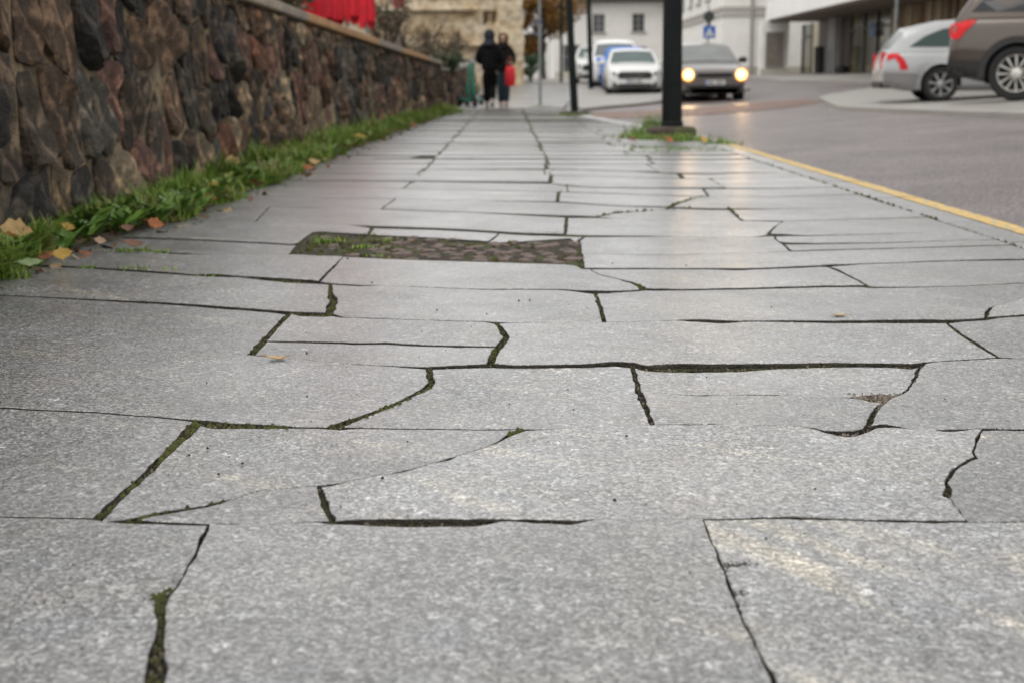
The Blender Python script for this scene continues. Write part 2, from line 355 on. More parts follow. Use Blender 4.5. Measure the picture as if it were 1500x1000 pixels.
# joints running away from the camera inside each row: photo (x, y, width)
DIV = [
 [[(306,767,4),(296,790,3),(278,825,2.6),(262,855,3.2),(250,868,7),(238,878,20),(236,890,14),(238,905,9),(235,930,13),(230,960,20),(228,1000,25),(226,1050,26)],
  [(1030,762,1.6),(1058,825,2.4),(1085,895,2.4),(1110,950,3),(1133,1000,3.4),(1150,1040,3.4)]],
 [[(290,616,15),(277,630,15),(256,650,11),(231,675,9.5),(206,700,9.5),(166,735,12),(142,760,17)],
  [(1440,628,.8),(1424,660,1.6),(1430,670,6),(1415,678,1.6),(1402,684,2.6),(1392,694,4.6),(1385,704,2.2),(1391,715,10),(1385,726,12),(1393,733,1.2),(1407,750,1.8),(1417,765,1.2)]],
 [[(628,536,9),(629,548,9),(632,558,9.5),(628,565,12),(600,580,6),(570,594,7),(545,604,11),(515,614,17),(488,625,24)],
  [(926,534,6),(934,565,6.4),(941,585,8.4),(950,605,6.4),(957,623,4)],
  [(1350,532,8),(1340,552,3.6),(1332,565,4.6),(1322,575,2.8),(1300,585,4.6),(1285,597,7),(1278,610,7),(1272,622,9),(1265,636,10)]],
 [[(425,459,10),(405,478,9.5),(390,495,11),(372,515,12),(366,521,12)],
  [(724,472,6),(735,482,5.5),(742,494,9),(738,502,11),(728,512,12),(722,522,12),(717,536,11)],
  [(1383,471,5),(1405,488,6),(1425,500,8),(1445,513,7),(1460,522,6),(1468,526,5)]],
 [[(484,416,5),(484,430,7),(489,442,10),(486,450,12),(480,465,11)],
  [(872,426,3.4),(876,440,4.6),(880,452,4.6),(886,474,5.4)],
  [(1560,418,.6),(1530,428,1.2),(1500,435,2.4),(1470,445,2.4),(1452,450,3.4),(1446,457,6),(1444,468,5)]],
 [[(503,376,.6),(492,388,2.4),(478,402,3.2),(465,416,4.4)],
  [(862,392,.6),(878,403,1.8),(903,408,3.6),(928,415,5.6),(940,421,11),(944,427,9)],
  [(1208,389,5),(1222,393,6.4),(1240,402,5.4),(1260,412,5.4),(1274,421,4.4)]],
 [[(456,341,7),(440,356,7),(424,373,6)],[(845,349,7),(849,372,9),(853,395,7)]],
 [[(546,332,5.4),(539,346,5.4)],[(733,341,2.4),(722,350,3.4),(712,357,2.4)],[(860,345,3.4),(848,352,5.4),(849,373,7)],[(1134,346,1.2),(1138,352,2.2),(1146,357,3.4),(1158,367,3.4),(1162,371,1.2)]],
 [[(395,303,1.2),(372,327,1.6)],[(830,317,4.6),(828,346,4.6)],[(1149,323,2.2),(1135,332,3.4),(1123,346,6.4)]],
 [[(580,291,2.6),(558,307,2.6)],[(1010,304,.6),(941,309,2.6),(900,312,3.6),(868,319,4.6)],[(1067,305,3.4),(1078,315,3.4),(1088,324,3.4)]],
 [[(350,272,1),(322,287,1.2)],[(819,280,5),(816,297,5)],[(1030,287,1.2),(1010,292,2.4),(990,299,3.6),(978,305,6.4)]],
 [[(605,265,2.6),(589,277,2.6)],[(830,271,1),(832,282,1.4)],[(1030,276,3.4),(1039,289,3.4)]],
 [[(410,253,1),(392,265,1)],[(808,256,5.4),(805,270,5)],[(1036,261,1.2),(1066,277,2.4)]],
 [[(622,247,2.4),(608,257,2.4)],[(797,247,1.6),(799,259,1.6)],[(993,253,6.4),(1001,263,7)]],
]
# cracks that split one slab of a row: row -> [(cell index, [(x, y, width)])]
SUB = {
 1: [(1, [(100,766,5),(160,764.5,5),(185,761,6),(230,752,7.5),(260,748,7.5),(300,741,5.4),(340,730,3.4),(375,719,2.8),(400,716,3.4),(440,712,3),(465,711,3.6),(490,708,3.2),(505,704,.6),(580,690,.3),(638,676,1.2),(655,671,4.4),(668,667,1.4),(720,651,.6),(735,643,3.4),(750,634,7.5),(764,627,6)])],
 2: [(2, [(900,569,.6),(935,572,.8),(990,576,2.4),(1020,578,3.6),(1060,577,1.8),(1100,577,3.6),(1160,577,3),(1180,579,2.4),(1230,580,2.4),(1262,581,8),(1290,582,18),(1312,580,10),(1340,571,4)])],
 3: [(1, [(380,500,.7),(415,501,.8),(440,501,1.2),(530,504,1.2),(575,503,2.4),(590,505,1.8),(640,507,1.2),(760,509,.6)])],
 7: [(4, [(1130,352,1.2),(1149,357,3.4),(1200,357,2.4),(1290,356,1.4),(1400,352,.7),(1750,345,.6)])],
}
VOID = {(6, 1)}      # the slab that is missing
for k_ in range(6, len(BND)): BND[k_] = [(a, b, c*(.62 if c < 2.4 else .85)) for a, b, c in BND[k_]]
def pl(p, t, key=0):
    """piecewise-linear lookup in a polyline sorted by coordinate key -> (other, width)"""
    o = 1-key
    if t <= p[0][key]:
        a, b = p[0], p[1]
    elif t >= p[-1][key]:
        a, b = p[-2], p[-1]
    else:
        for a, b in zip(p, p[1:]):
            if t <= b[key]: break
    k = (t-a[key])/(b[key]-a[key]+1e-9); kw = min(1, max(0, k))
    return lerp(a[o], b[o], k), lerp(a[2], b[2], kw)
for q in DIV:
    for p in q: p.sort(key=lambda a: a[1])
def gline(fx, y0, y1, w_=1.0):
    """a joint along a ground curve x = fx(y): as photo points with width w_ mm"""
    pts = []
    n = 14
    for i in range(n+1):
        y = y0*(y1/y0)**(i/n); px, py = topx(fx(y), y); pts.append((px, py, w_*FPX/1000/y))
    return sorted(pts, key=lambda a: a[1])
def kerb_in(y): return interp([(0,1.968),(16.6,1.968),(19.5,1.62),(23,1.30),(40,1.28)], y)
LEFT_IN = lambda y: interp([(0,-1.97),(14,-1.93),(27,-1.30),(45,-1.1)], y)
# procedural rows further back
def add_far_rows():
    inv = 1/(248-117.0)
    L1 = lambda y: -.63; L2 = lambda y: .30; L3 = lambda y: 1.12
    k = 0
    random.seed(3)
    while True:
        inv += .00047 if k < 20 else .00052
        py = 117 + 1/inv
        d = gp(745, py).y
        if d > 31: break
        wv = random.uniform(.5, 1.1); sl = random.uniform(-.002, .004)
        BND.append([(-500, py-1.5-8*(py-117)/130, .5), (300, py-.8, wv*.7), (600, py-sl*150, wv), (800, py, wv*random.uniform(.6, 1.8)), (1000, py+.3, wv*random.uniform(.7, 1.6)), (1500, py-1.5, .5)])
        row = []
        for n_, L in enumerate((L1, L2, L3)):
            j = random.uniform(-.02, .02) if n_ < 2 else random.uniform(-.12, .12)
            row.append(gline(lambda y, L=L, j=j: L(y)+j, max(4, d-2), d+3, random.uniform(8, 26)))
        DIV.append(row); k += 1
add_far_rows()
def gap_min_y(py): return 1235*.0017/max(.5, 1235/(py-116))**2   # 3 mm of depth in photo px
NEARP = 1400
slabs = []; JOINTS = []
pave = empty('pavement', (0, 0, 0)); tag(pave, kind='structure')
def corner(D, B, sx, sy):
    """crossing of a dividing joint and a transverse joint (offset to the slab's side); sy<0: the near one"""
    def h(y):
        a, w_ = pl(D, y, 1); x = a + sx*max(w_, .7)/2
        b, w2 = pl(B, x); return y - (b + sy*max(w2, gap_min_y(b))/2), x
    lo, hi = D[0][1], D[-1][1]; e = max(3, (hi-lo)*.4); lo -= e; hi += e
    n = 240; best = None; prev = None
    order = range(n+1) if sy > 0 else range(n, -1, -1)
    ys = [lerp(lo, hi, i/n) for i in order]
    want = D[0][1] if sy > 0 else D[-1][1]
    for y in ys:
        v = h(y)[0]
        if prev is not None and (v < 0) != (prev[1] < 0):
            a, c = prev[0], y
            for _ in range(30):
                q = (a+c)/2
                if (h(q)[0] < 0) == (prev[1] < 0): a = q
                else: c = q
            if best is None or abs(a-want) < abs(best-want): best = a
        prev = (y, v)
    if best is None: best = min(ys, key=lambda y: abs(h(y)[0]))
    return h(best)[1], best
def trace(near, far, Dl, Dr):
    xl0, yl0 = corner(Dl, near, 1, -1); xr0, yr0 = corner(Dr, near, -1, -1)
    xr1, yr1 = corner(Dr, far, -1, 1); xl1, yl1 = corner(Dl, far, 1, 1)
    d = gp((xl0+xr0)/2, yl0).y; st = .018 if d < 3 else (.03 if d < 6 else .08)
    def n_(a, b): return max(2, int((gp(*a)-gp(*b)).length/st))
    P = []
    n = n_((xl0,yl0),(xr0,yr0))
    for i in range(n):
        x = lerp(xl0, xr0, i/n); b, w_ = pl(near, x); P.append((x, (yl0 if i == 0 else b-max(w_, gap_min_y(b))/2)))
    n = n_((xr0,yr0),(xr1,yr1))
    for i in range(n):
        y = lerp(yr0, yr1, i/n); a, w_ = pl(Dr, y, 1); P.append((a-max(w_, .7)/2 if i else xr0, y))
    n = n_((xr1,yr1),(xl1,yl1))
    for i in range(n):
        x = lerp(xr1, xl1, i/n); b, w_ = pl(far, x); P.append((x, (yr1 if i == 0 else b+max(w_, gap_min_y(b))/2)))
    n = n_((xl1,yl1),(xl0,yl0))
    for i in range(n):
        y = lerp(yl1, yl0, i/n); a, w_ = pl(Dl, y, 1); P.append((a+max(w_, .7)/2 if i else xl1, y))
    return P
def make_slab(G2, tilt=None, gm=None):
    """one granite slab from its ground outline"""
    P = []
    for p in G2:
        if not P or (Vector(p)-Vector(P[-1])).length > .004: P.append(tuple(p))
    if (Vector(P[0])-Vector(P[-1])).length < .004: P.pop()
    n = len(P)
    if n < 4: return
    ar = sum(P[i][0]*P[(i+1)%n][1]-P[(i+1)%n][0]*P[i][1] for i in range(n))/2
    if abs(ar) < .002: return
    if ar < 0: P.reverse()
    cx = sum(p[0] for p in P)/n; cy = sum(p[1] for p in P)/n
    near = cy < 6.5
    a1 = .0024 if near else 0.0
    Q = [Vector((x-cx + a1*nz(x*70, y*70, 1)+a1*1.3*nz(x*19, y*19, 5), y-cy + a1*nz(x*70, y*70, 9)+a1*1.3*nz(x*19, y*19, 3))) for x, y in P]
    nrm = []
    for i in range(n):
        t = (Q[(i+1) % n]-Q[i-1]); t = Vector((-t.y, t.x)); nrm.append(t.normalized() if t.length > 1e-6 else Vector((0, 0)))
    if near:      # broken-out chips along the edges
        sd_ = (cx*7.1+cy*3.3) % 50
        chip = [max(0., nz((Q[i].x)*13, (Q[i].y)*13, sd_)-.30)*.013 + max(0., nz((Q[i].x)*41, (Q[i].y)*41, sd_+9)-.32)*.010 for i in range(n)]
        Q = [Q[i]+nrm[i]*min(chip[i], .007) for i in range(n)]
    bev = .0018 if near else .0035
    vs = []; 
    jit = [(.75+.9*abs(nz((Q[i].x+cx)*30, (Q[i].y+cy)*30, 7))) for i in range(n)]
    for i in range(n): q = Q[i]+nrm[i]*bev*jit[i]; vs.append((q.x, q.y, 0))
    for i in range(n): q = Q[i]+nrm[i]*bev*.25; vs.append((q.x, q.y, -.0012*jit[i]))
    for i in range(n): vs.append((Q[i].x, Q[i].y, -.006*jit[i]))
    for i in range(n): vs.append((Q[i].x, Q[i].y, -.06))
    b = MB(); b.mi = 0; b.add(vs, [tuple(range(n))])
    for k in (0, n):
        fs = [(k+i, k+n+i, k+n+(i+1)%n, k+(i+1)%n) for i in range(n)]; b.f += fs; b.m += [k//n]*n
    fs = [(2*n+i, 3*n+i, 3*n+(i+1)%n, 2*n+(i+1)%n) for i in range(n)]; b.f += fs; b.m += [1]*len(fs)
    o = b.build('paving_slab', [gm or GRAN, SIDE], pave, fix=False)
    rx, ry, dz = tilt or (random.gauss(0, .0017), random.gauss(0, .0019), random.gauss(0, .0014))
    zz = 0 if cy < 29 else 0
    o.location = (cx, cy, dz); o.rotation_euler = (rx, ry, 0)
    slabs.append(o)
random.seed(11)
YMAX = 31
for k in range(len(DIV)):
    near, far = BND[k], BND[k+1]
    ds = sorted(DIV[k], key=lambda p: pl(p, (p[0][1]+p[-1][1])/2, 1)[0])
    ym = gp(745, (pl(near, 745)[0]+pl(far, 745)[0])/2).y
    # outside the frame: more joints so that no slab is over-long, then the two ends of the row
    xm = lambda p: gp(*(lambda yy: (pl(p, yy, 1)[0], yy))((pl(near, 745)[0]+pl(far, 745)[0])/2)).x
    xs = [xm(p) for p in ds]
    yA, yB = max(.4, ym-.8), ym+1.4
    lefts = []; x = xs[0]-random.uniform(1.0, 1.25)
    half = 745/FPX*ym*.98
    while x > LEFT_IN(ym)+.35:
        if x < -half-.05 : lefts.append(gline(lambda y, x=x: x, yA, yB, 5)); x -= random.uniform(.8, 1.1)
        else: x -= .12
    rights = []; x = xs[-1]+random.uniform(1.0, 1.25)
    while x < kerb_in(ym)-.35:
        if x > half+.05 or k > 7: rights.append(gline(lambda y, x=x: x, yA, yB, 5)); x += random.uniform(.85, 1.1)
        else: x += .12
    le = gline(LEFT_IN, yA, yB, 4); re = gline(kerb_in, yA, yB, 10)
    allD = [le] + lefts[::-1] + ds + rights + [re]
    off = 1 + len(lefts) - 1
    for c in range(len(allD)-1):
        ci = c - off
        if (k, ci) in VOID: continue
        cuts = [s_[1] for s_ in SUB.get(k, []) if s_[0] == ci]
        DR = [None, None]
        if k == 1 and cuts:      # this crack runs out through the far joint before it reaches the end of the slab
            cuts = [cuts[0]+[p for p in far if p[0] > 770]]; DR[1] = [(761,615,1), (759,622,1), (756,634,1)]
        pieces = [(near, far)] if not cuts else [(near, cuts[0]), (cuts[0], far)]
        for pi_, (a, b_) in enumerate(pieces):
            if k == 1 and ci == 1 and pi_ == 0:
                # the broken-off near piece is itself split in two
                D2 = [(466,706,4),(468,713,6.4),(472,725,8.4),(478,745,10),(487,762,10),(489,768,9)]
                sub = [([(207,742,1),(206,756,1),(205,776,1)], D2), (D2, allD[c+1])]
            else: sub = [(allD[c], DR[pi_] or allD[c+1])]
            for Dl, Dr in sub:
                pts = trace(a, b_, Dl, Dr)
                make_slab([gp(px, py).to_2d() for px, py in pts], (-.006, .001, 0) if (k, ci) in ((5, 2), (6, 2)) else None, VEINED if (k, ci) in ((0, 2), (0, 3)) else None)
# rows under and behind the camera
yy = gp(745, 1012).y
for r in range(4):
    y1 = yy-.006; y0 = yy-.55; yy = y0
    x = -1.97
    while x < 1.9:
        x2 = min(1.962, x+random.uniform(.85, 1.1)); x2 = 1.962 if 1.962-x2 < .4 else x2
        y1s = [(x+.003, y0), (x2-.003, y0), (x2-.003, y1), (x+.003, y1)]
        if r == 0: # meets the wavy joint B0 exactly: straight line in the photo
            pass
        make_slab(resample(y1s, .1)); x = x2
# far rows: slabs on rising ground, one joined surface
def far_pave():
    b = MB()
    y = gp(745, BND[-1][3][1]).y + .02
    random.seed(5); r = 0
    while y < 62:
        dy = .56 if y < 45 else .8
        xa, xb = LEFT_IN(y), interp([(31,1.28),(38,1.9),(46,2.8),(62,3.2)], y)
        if y > 36: xa = -1.0
        x = xa; 
        while x < xb-.05:
            x2 = min(xb, x+random.uniform(.8, 1.1)); 
            if xb-x2 < .3: x2 = xb
            q = [(x+.006, y+.008), (x2-.006, y+.008), (x2-.006, y+dy-.008), (x+.006, y+dy-.008)]
            pz = lambda p: (p[0], p[1], max(0, G(p[0], p[1])+.06)*smooth(31, 34, p[1]) + random.uniform(-.002, .002))
            t = [pz(p) for p in q]; b.add(t+[(p[0], p[1], p[2]-.07) for p in t], [(0,1,2,3),(1,0,4,5),(2,1,5,6),(3,2,6,7),(0,3,7,4)]); x = x2
        y += dy
    tag(b.build('paving_slabs_far', [GRAN], pave), kind='stuff')
far_pave()
# bed under the slabs with soil and moss in the joints
def bed():
    b = MB(); st = .35
    xs = np.arange(-2.3, 2.0, st); ys = np.concatenate([np.arange(-1.6, 7, .25), np.arange(7, 31.6, .6)])
    vs = []
    for y in ys:
        xe = kerb_in(y)+.01
        for x in np.linspace(-2.3 if y < 20 else LEFT_IN(y)-.5, xe, 16):
            vs.append((x, y, (-.011 if y < 3.6 else lerp(-.011, -.0055, min(1, (y-3.6)/2)))+.003*nz(x*3, y*3)))
    n = 16
    b.add(vs, [(j*n+i, j*n+i+1, j*n+n+i+1, j*n+n+i) for j in range(len(ys)-1) for i in range(n-1)])
    tag(b.build('joint_bed', SOIL, None, True, fix=False), kind='structure')
bed()
# ------------------------------------------------------------------ joint fillings and the missing slab
def bar_line(p, step_px=3):
    """points along a traced joint: (photo x, y, width px)"""
    o = []
    for a, b in zip(p, p[1:]):
        n = max(1, int(math.hypot(b[0]-a[0], b[1]-a[1])/step_px))
        for i in range(n): t = i/n; o.append((lerp(a[0],b[0],t), lerp(a[1],b[1],t), lerp(a[2],b[2],t)))
    return o
def lump(b, x, y, z, r, h):
    n = 6; q0 = random.random()*6; vs = []
    for k in range(n):
        q = q0+2*PI*k/n; rr = r*random.uniform(.7, 1.25); vs.append((x+rr*math.cos(q), y+rr*math.sin(q), z))
    for k in range(n):
        q = q0+2*PI*k/n; rr = r*random.uniform(.4, .75); vs.append((x+rr*math.cos(q), y+rr*math.sin(q), z+h*random.uniform(.6, .9)))
    vs.append((x, y, z+h)); fs = []
    for k in range(n):
        j = (k+1) % n; fs += [(k, j, n+j, n+k), (n+k, n+j, 2*n)]
    b.add(vs, fs)
def moss():
    b = MB(); random.seed(21)
    seq = []      # (points, density)
    seq.append((DIV[0][0][5:8], 2.2)); seq.append(([(228,872,16),(238,882,22),(240,868,14)], 3.0)); seq.append((DIV[0][0][8:], .5))
    seq.append((DIV[1][0][:4], 2.0)); seq.append((DIV[1][0][4:], 1.0)); seq.append(([(290,618,9),(330,621,8),(425,624,3)], 1.2))
    seq.append(([(745,636,8),(752,631,9),(762,629,6)], 2.0)); seq.append((SUB[1][0][1][2:7], .7))
    seq.append((DIV[2][0], 1.5)); seq.append((DIV[3][0], 1.6)); seq.append((DIV[3][1], 1.6)); seq.append((DIV[4][0], 2.2)); seq.append(([(428,460,6),(478,463,7)], 1.5))
    seq.append((DIV[3][2], .5)); seq.append(([(330,407,3),(388,409,5),(460,414,5.5)], 1.0)); seq.append((DIV[5][1][3:], 2.0)); seq.append((DIV[4][1][2:], .8))
    seq.append((DIV[6][1], 1.6)); seq.append((DIV[6][0], 1.0)); seq.append((DIV[5][0], .7)); seq.append((DIV[7][0], .9))
    for k in range(8, len(DIV)):
        for p in DIV[k][:2 if k > 13 else 3]:
            if k <= 13 or random.random() < .75: seq.append((p, 1.3))
    seq.append(([(*topx(1.975, y), 4.5*5/y) for y in np.linspace(4.2, 15.5, 60)], 1.1))
    for p, dens in seq:
        for x, y, w_ in bar_line(sorted(p, key=lambda a: a[1]), 2.2):
            g = gp(x, y); pxm = FPX/g.y/1.0
            wm = min(.06, max(.004, w_/pxm))
            for _ in range(1 if random.random() < dens/2 else 0):
                for q in range(max(1, int(dens))):
                    r = random.uniform(.0035, .0085)*(1 if g.y < 6 else 1.9)
                    r = min(r, wm*.75+.002)
                    lump(b, g.x+random.uniform(-.5, .5)*wm, g.y+random.uniform(-.012, .012), random.uniform(-.012, -.006), r, random.uniform(.006, .0125)*(1 if g.y < 6 else 1.5))
    tag(b.build('joint_moss', MOSS, None, True), kind='stuff')
moss()
def joint_soil():
    """crumbly earth and small stones lying in the wider joints"""
    b = MB(); random.seed(33)
    for k in range(10):
        for p in (DIV[k] + [BND[k]] + [q[1] for q in SUB.get(k, [])]):
            for x, y, w_ in bar_line([q for q in p if -60 < q[0] < 1560] if p is BND[k] else p, 2.0):
                if w_ < 3.2 or not (-40 < x < 1540): continue
                g = gp(x, y); hz = p is BND[k]
                wm = w_*g.y*g.y/1235 if hz else w_*g.y/FPX
                for _ in range(3 if w_ > 7 else 1):
                    b.mi = random.choices((0,1,2), (5,2,1.3))[0]; r = min(random.uniform(.0018, .0055), .004+.3*wm)
                    lump(b, g.x+random.uniform(-.5,.5)*(.004 if hz else wm), g.y+random.uniform(-.45,.45)*(min(wm, .03) if hz else .006), -.013, r, random.uniform(.003, .0105))
    tag(b.build('joint_earth', [SOIL, mat('pale_grit', (.15,.12,.085), .9, var=.35, scale=60), MOSS], pave), kind='stuff')
joint_soil()
def grit():
    b = MB(); random.seed(5)
    P = [(277,667),(304,657),(355,679),(320,695),(918,639),(900,733),(943,882),(641,907),(1396,648),(1105,690),(1122,789),(597,647),(1194,717),(1295,718),(448,489),(449,517),(563,474),(618,487),(757,492),(776,440),(760,441),(713,460),(545,415),(377,387),(886,484),(874,475),(1035,553),(832,571),(746,592),(303,561),(87,428),(284,404),(384,387),(897,387),(1005,390),(509,380),(450,580),(690,480),(1130,450),(640,455),(840,600),(560,700),(1010,840),(470,860)]
    for x, y in P:
        g = gp(x, y); r = random.uniform(.0018, .0034)*max(1, g.y/3); lump(b, g.x, g.y, 0, r, r*1.2)
    for _ in range(260):
        g = gp(random.uniform(-100, 1600), 300+700*random.random()**1.3)
        if g.y > 7 or abs(g.x) > 1.5: continue
        r = random.uniform(.0008, .0018); lump(b, g.x, g.y, 0, r, r)
    for cx, cy, sx, sy, n in ((1080,826,14,2.5,120),(1062,829,5,3,40),(1082,868,6,2,30),(1080,884,7,2.5,40)):
        for _ in range(n):
            g = gp(random.gauss(cx, sx), random.gauss(cy, sy)); r = random.uniform(.0008, .0022); lump(b, g.x, g.y, -.0005, r, r*.5)
    tag(b.build('grit', mat('dark_grit', (.03,.026,.022), .9), None), kind='stuff')
grit()
def patch():
    """the place of the missing slab: old setts and rubble set low, with soil and moss"""
    random.seed(8); b = MB(); poly = [gp(*p).to_2d() for p in [(460,341),(426,371),(500,374),(565,377),(700,381),(838,385),(850,390),(846,372),(842,351),(800,352),(735,356),(700,353),(640,349),(560,345),(535,344)]]
    pl2 = [(p.x, p.y) for p in poly]; y0, y1 = min(p[1] for p in pl2), max(p[1] for p in pl2); x0, x1 = min(p[0] for p in pl2), max(p[0] for p in pl2)
    MS = [mat('old_sett', (.15,.11,.095), .8, var=.3, scale=30, bump=.6, bscale=80, col2=(.05,.04,.03), c2s=20, rnd=.3), MOSS, EARTH]
    y = y0; r = 0
    while y < y1:
        x = x0
        dy = random.uniform(.07, .1)
        while x < x1:
            dx = random.uniform(.07, .12); c = (x+dx/2, y+dy/2)
            if inpoly(pl2, *c):
                t = (c[0]-x0)/(x1-x0)
                if t > .3 or random.random() < .3:
                    b.mi = 0
                    vs = []; n = 7; zt = .004+random.uniform(-.007, .006)
                    for k in range(n):
                        q = 2*PI*k/n; vs.append((c[0]+dx*.47*math.cos(q)*random.uniform(.8,1.1), c[1]+dy*.47*math.sin(q)*random.uniform(.8,1.1), -.03))
                    for k in range(n): p = vs[k]; vs.append((lerp(c[0],p[0],.8), lerp(c[1],p[1],.8), zt-.006))
                    vs.append((c[0], c[1], zt)); fs = []
                    for k in range(n): j = (k+1) % n; fs += [(k,j,n+j,n+k),(n+k,n+j,2*n)]
                    b.add(vs, fs)
                for _ in range(5):
                    b.mi = 2; lump(b, c[0]+random.uniform(-.05,.05), c[1]+random.uniform(-.05,.05), -.016, random.uniform(.006,.02), random.uniform(.006,.016))
                if t < .4 or random.random() < .18:
                    b.mi = 1
                    for _ in range(3): lump(b, c[0]+random.uniform(-.04,.04), c[1]+random.uniform(-.04,.04), -.014, random.uniform(.008,.02), random.uniform(.008,.03))
            x += dx
        y += dy
    tag(b.build('rubble_and_setts', MS, pave), kind='stuff')
    sb = MB(); n = len(pl2); sb.add([(p[0], p[1], -.010) for p in pl2], [tuple(range(n))]); tag(sb.build('patch_bed', EARTH, None), kind='structure')
patch()
# loose crushed stone in the broken corner of the fourth row
def crumbs():
    b = MB(); random.seed(4)
    for _ in range(420):
        x = random.uniform(1238, 1322); y = random.uniform(573, 600)
        if y-573 > 26*(1-abs((x-1288)/48)): continue
        g = gp(x, y); lump(b, g.x, g.y, -.013, random.uniform(.002, .006), random.uniform(.004, .013))
    for _ in range(160):
        x = random.uniform(1205, 1500); y = 632+random.gauss(0, 2.2)
        g = gp(x, y); lump(b, g.x, g.y, -.012, random.uniform(.0015, .005), random.uniform(.004, .011))
    for _ in range(160):
        x = random.uniform(1000, 1250); y = 472+random.gauss(0, 1.2)
        g = gp(x, y); lump(b, g.x, g.y, -.012, random.uniform(.0015, .005), random.uniform(.004, .012))
    tag(b.build('crushed_stone', mat('crushed_stone', (.2,.17,.14), .9, var=.4, scale=50), pave), kind='stuff')
crumbs()

# ------------------------------------------------------------------ kerb with its yellow line
kerb = empty('kerb', (0, 0, 0), kind='structure')
YEL = mat('yellow_paint', (.60,.385,.075), .6, var=.2, scale=18, col2=(.30,.27,.22), c2s=24, c2lo=.46, c2hi=.60)
def kerbs():
    random.seed(12); y = -1.5
    while y < 16.5:
        L = random.uniform(.9, 1.1); b = MB(); x0 = 1.985; x1 = 2.236+random.uniform(-.004, .004)
        b.bbox((0, 0, -.12), (x1-x0, L-.012, .24), .008)
        o = b.build('kerb_stone', KERB, kerb, loc=((x0+x1)/2, y+L/2, random.gauss(0, .002)))
        if y < 12.7:
            n = 26; hw = (x1-x0)/2; vs = []
            y1 = min(L/2-.008, 12.95-(y+L/2))
            for i in range(n+1):
                yy = lerp(-L/2+.008, y1, i/n)
                vs += [(hw-.108+.010*nz(yy*14+y*9, 3)+.006*nz(yy*60, y), yy, .0025), (hw-.009+.004*nz(yy*50, y+9), yy, .0025)]
            p = MB(); p.add(vs, [(2*i, 2*i+1, 2*i+3, 2*i+2) for i in range(n)]); p.build('yellow_line', YEL, o)
        y += L
    pts = [(2.1,16.55),(1.75,19.5),(1.42,23),(1.4,27),(1.4,30.5)]
    ring = resample(pts, 1.0, False)
    for a, b_ in zip(ring, ring[1:]):
        d = Vector(b_)-Vector(a); c = (Vector(a)+Vector(b_))/2; b = MB(); b.bbox((0, 0, -.1), (.2, d.length-.01, .2), .008)
        b.build('kerb_stone', KERB, kerb, loc=(c.x, c.y, .0), rz=-math.atan2(d.x, d.y))
kerbs()
# asphalt just past the pavement tip, then the red paved crossing, forecourts
def red_strip():
    poly = [(1.55,23.2),(3.6,24.0),(5.6,26.2),(7.0,28.8),(7.0,31.2),(5.0,29.0),(3.4,27.4),(1.55,27.4)]
    o = slab_poly('red_crossing', poly, .012, .06, REDP, .8)
    tag(o, kind='structure'); random.seed(2)
    b = MB(); y = 23.0
    ux, uy = .25, .125
    cnt = 0
    while y < 31.3:
        x = 1.55+ (random.random()*.1)
        while x < 7.0:
            if inpoly(poly, x+ux/2, y+uy/2) and inpoly(poly, x, y) and inpoly(poly, x+ux, y+uy):
                z = G(x+ux/2, y+uy/2)+.018+random.uniform(-.003, .003)
                b.add([(x+.008,y+.008,z),(x+ux-.008,y+.008,z),(x+ux-.008,y+uy-.008,z),(x+.008,y+uy-.008,z),(x+.002,y+.002,z-.02),(x+ux-.002,y+.002,z-.02),(x+ux-.002,y+uy-.002,z-.02),(x+.002,y+uy-.002,z-.02)], [(0,1,2,3),(1,0,4,5),(2,1,5,6),(3,2,6,7),(0,3,7,4)]); cnt += 1
            x += ux
        y += uy
    tag(b.build('red_paver', REDP, o), kind='stuff')
red_strip()
slab_poly('forecourt', [(1.6,28.4),(2.9,31.2),(4.3,34.6),(7.4,40.5),(8.0,52),(8.0,82),(1.0,82),(1.2,61),(2.6,46),(1.9,38),(1.35,31)], .07, .16, CONC, 1.5)
far_island = [(5.55,-3),(5.5,8),(5.45,14),(5.5,19),(6.0,24),(7.1,30.3),(7.9,32.2),(10.4,36.2),(10.9,38.2),(13.45,38),(13.45,-3)]
slab_poly('far_pavement', far_island, .06, .14, CONC, 1.5)
slab_poly('side_pavement', [(9.2,44.5),(10.4,40.6),(10.9,38.2),(13.45,38),(13.45,61.6),(10.0,61.6),(9.4,52)], .064, .14, CONC, 1.5)
# ================================================================== FIELDSTONE WALL
WX = lambda y: interp([(-3,-1.97),(12,-1.95),(20,-1.68),(27.2,-1.36)], y)      # wall face at the foot
WT = lambda y: interp([(-3,1.27),(11,1.25),(27.2,.95)], y)                      # height of the stonework
STONE_COL = [((.050,.038,.029),7),((.075,.05,.034),6),((.085,.048,.038),4),((.026,.023,.021),6),((.10,.075,.05),4),((.17,.135,.095),2.4),((.11,.052,.032),2),((.055,.050,.043),4)]
STONES = [mat('field_stone', c, .85, var=.5, scale=19, bump=1.0, bscale=44, spec=.25, col2=tuple(q*d_+.016 for q, d_ in zip(c, (2.7,2.4,2.0))), c2s=12, c2lo=.5, c2hi=.66, rnd=.35) for c, _ in STONE_COL]
MORTAR = mat('old_mortar', (.20,.15,.09), .95, var=.45, scale=14, bump=1.0, bscale=55, col2=(.035,.03,.024), c2s=4, c2lo=.42, c2hi=.58)
def clip(poly, nx, ny, d):
    o = []
    for i in range(len(poly)):
        a, b = poly[i], poly[(i+1) % len(poly)]; fa = a[0]*nx+a[1]*ny-d; fb = b[0]*nx+b[1]*ny-d
        if fa <= 0: o.append(a)
        if (fa < 0) != (fb < 0): t = fa/(fa-fb); o.append((lerp(a[0],b[0],t), lerp(a[1],b[1],t)))
    return o
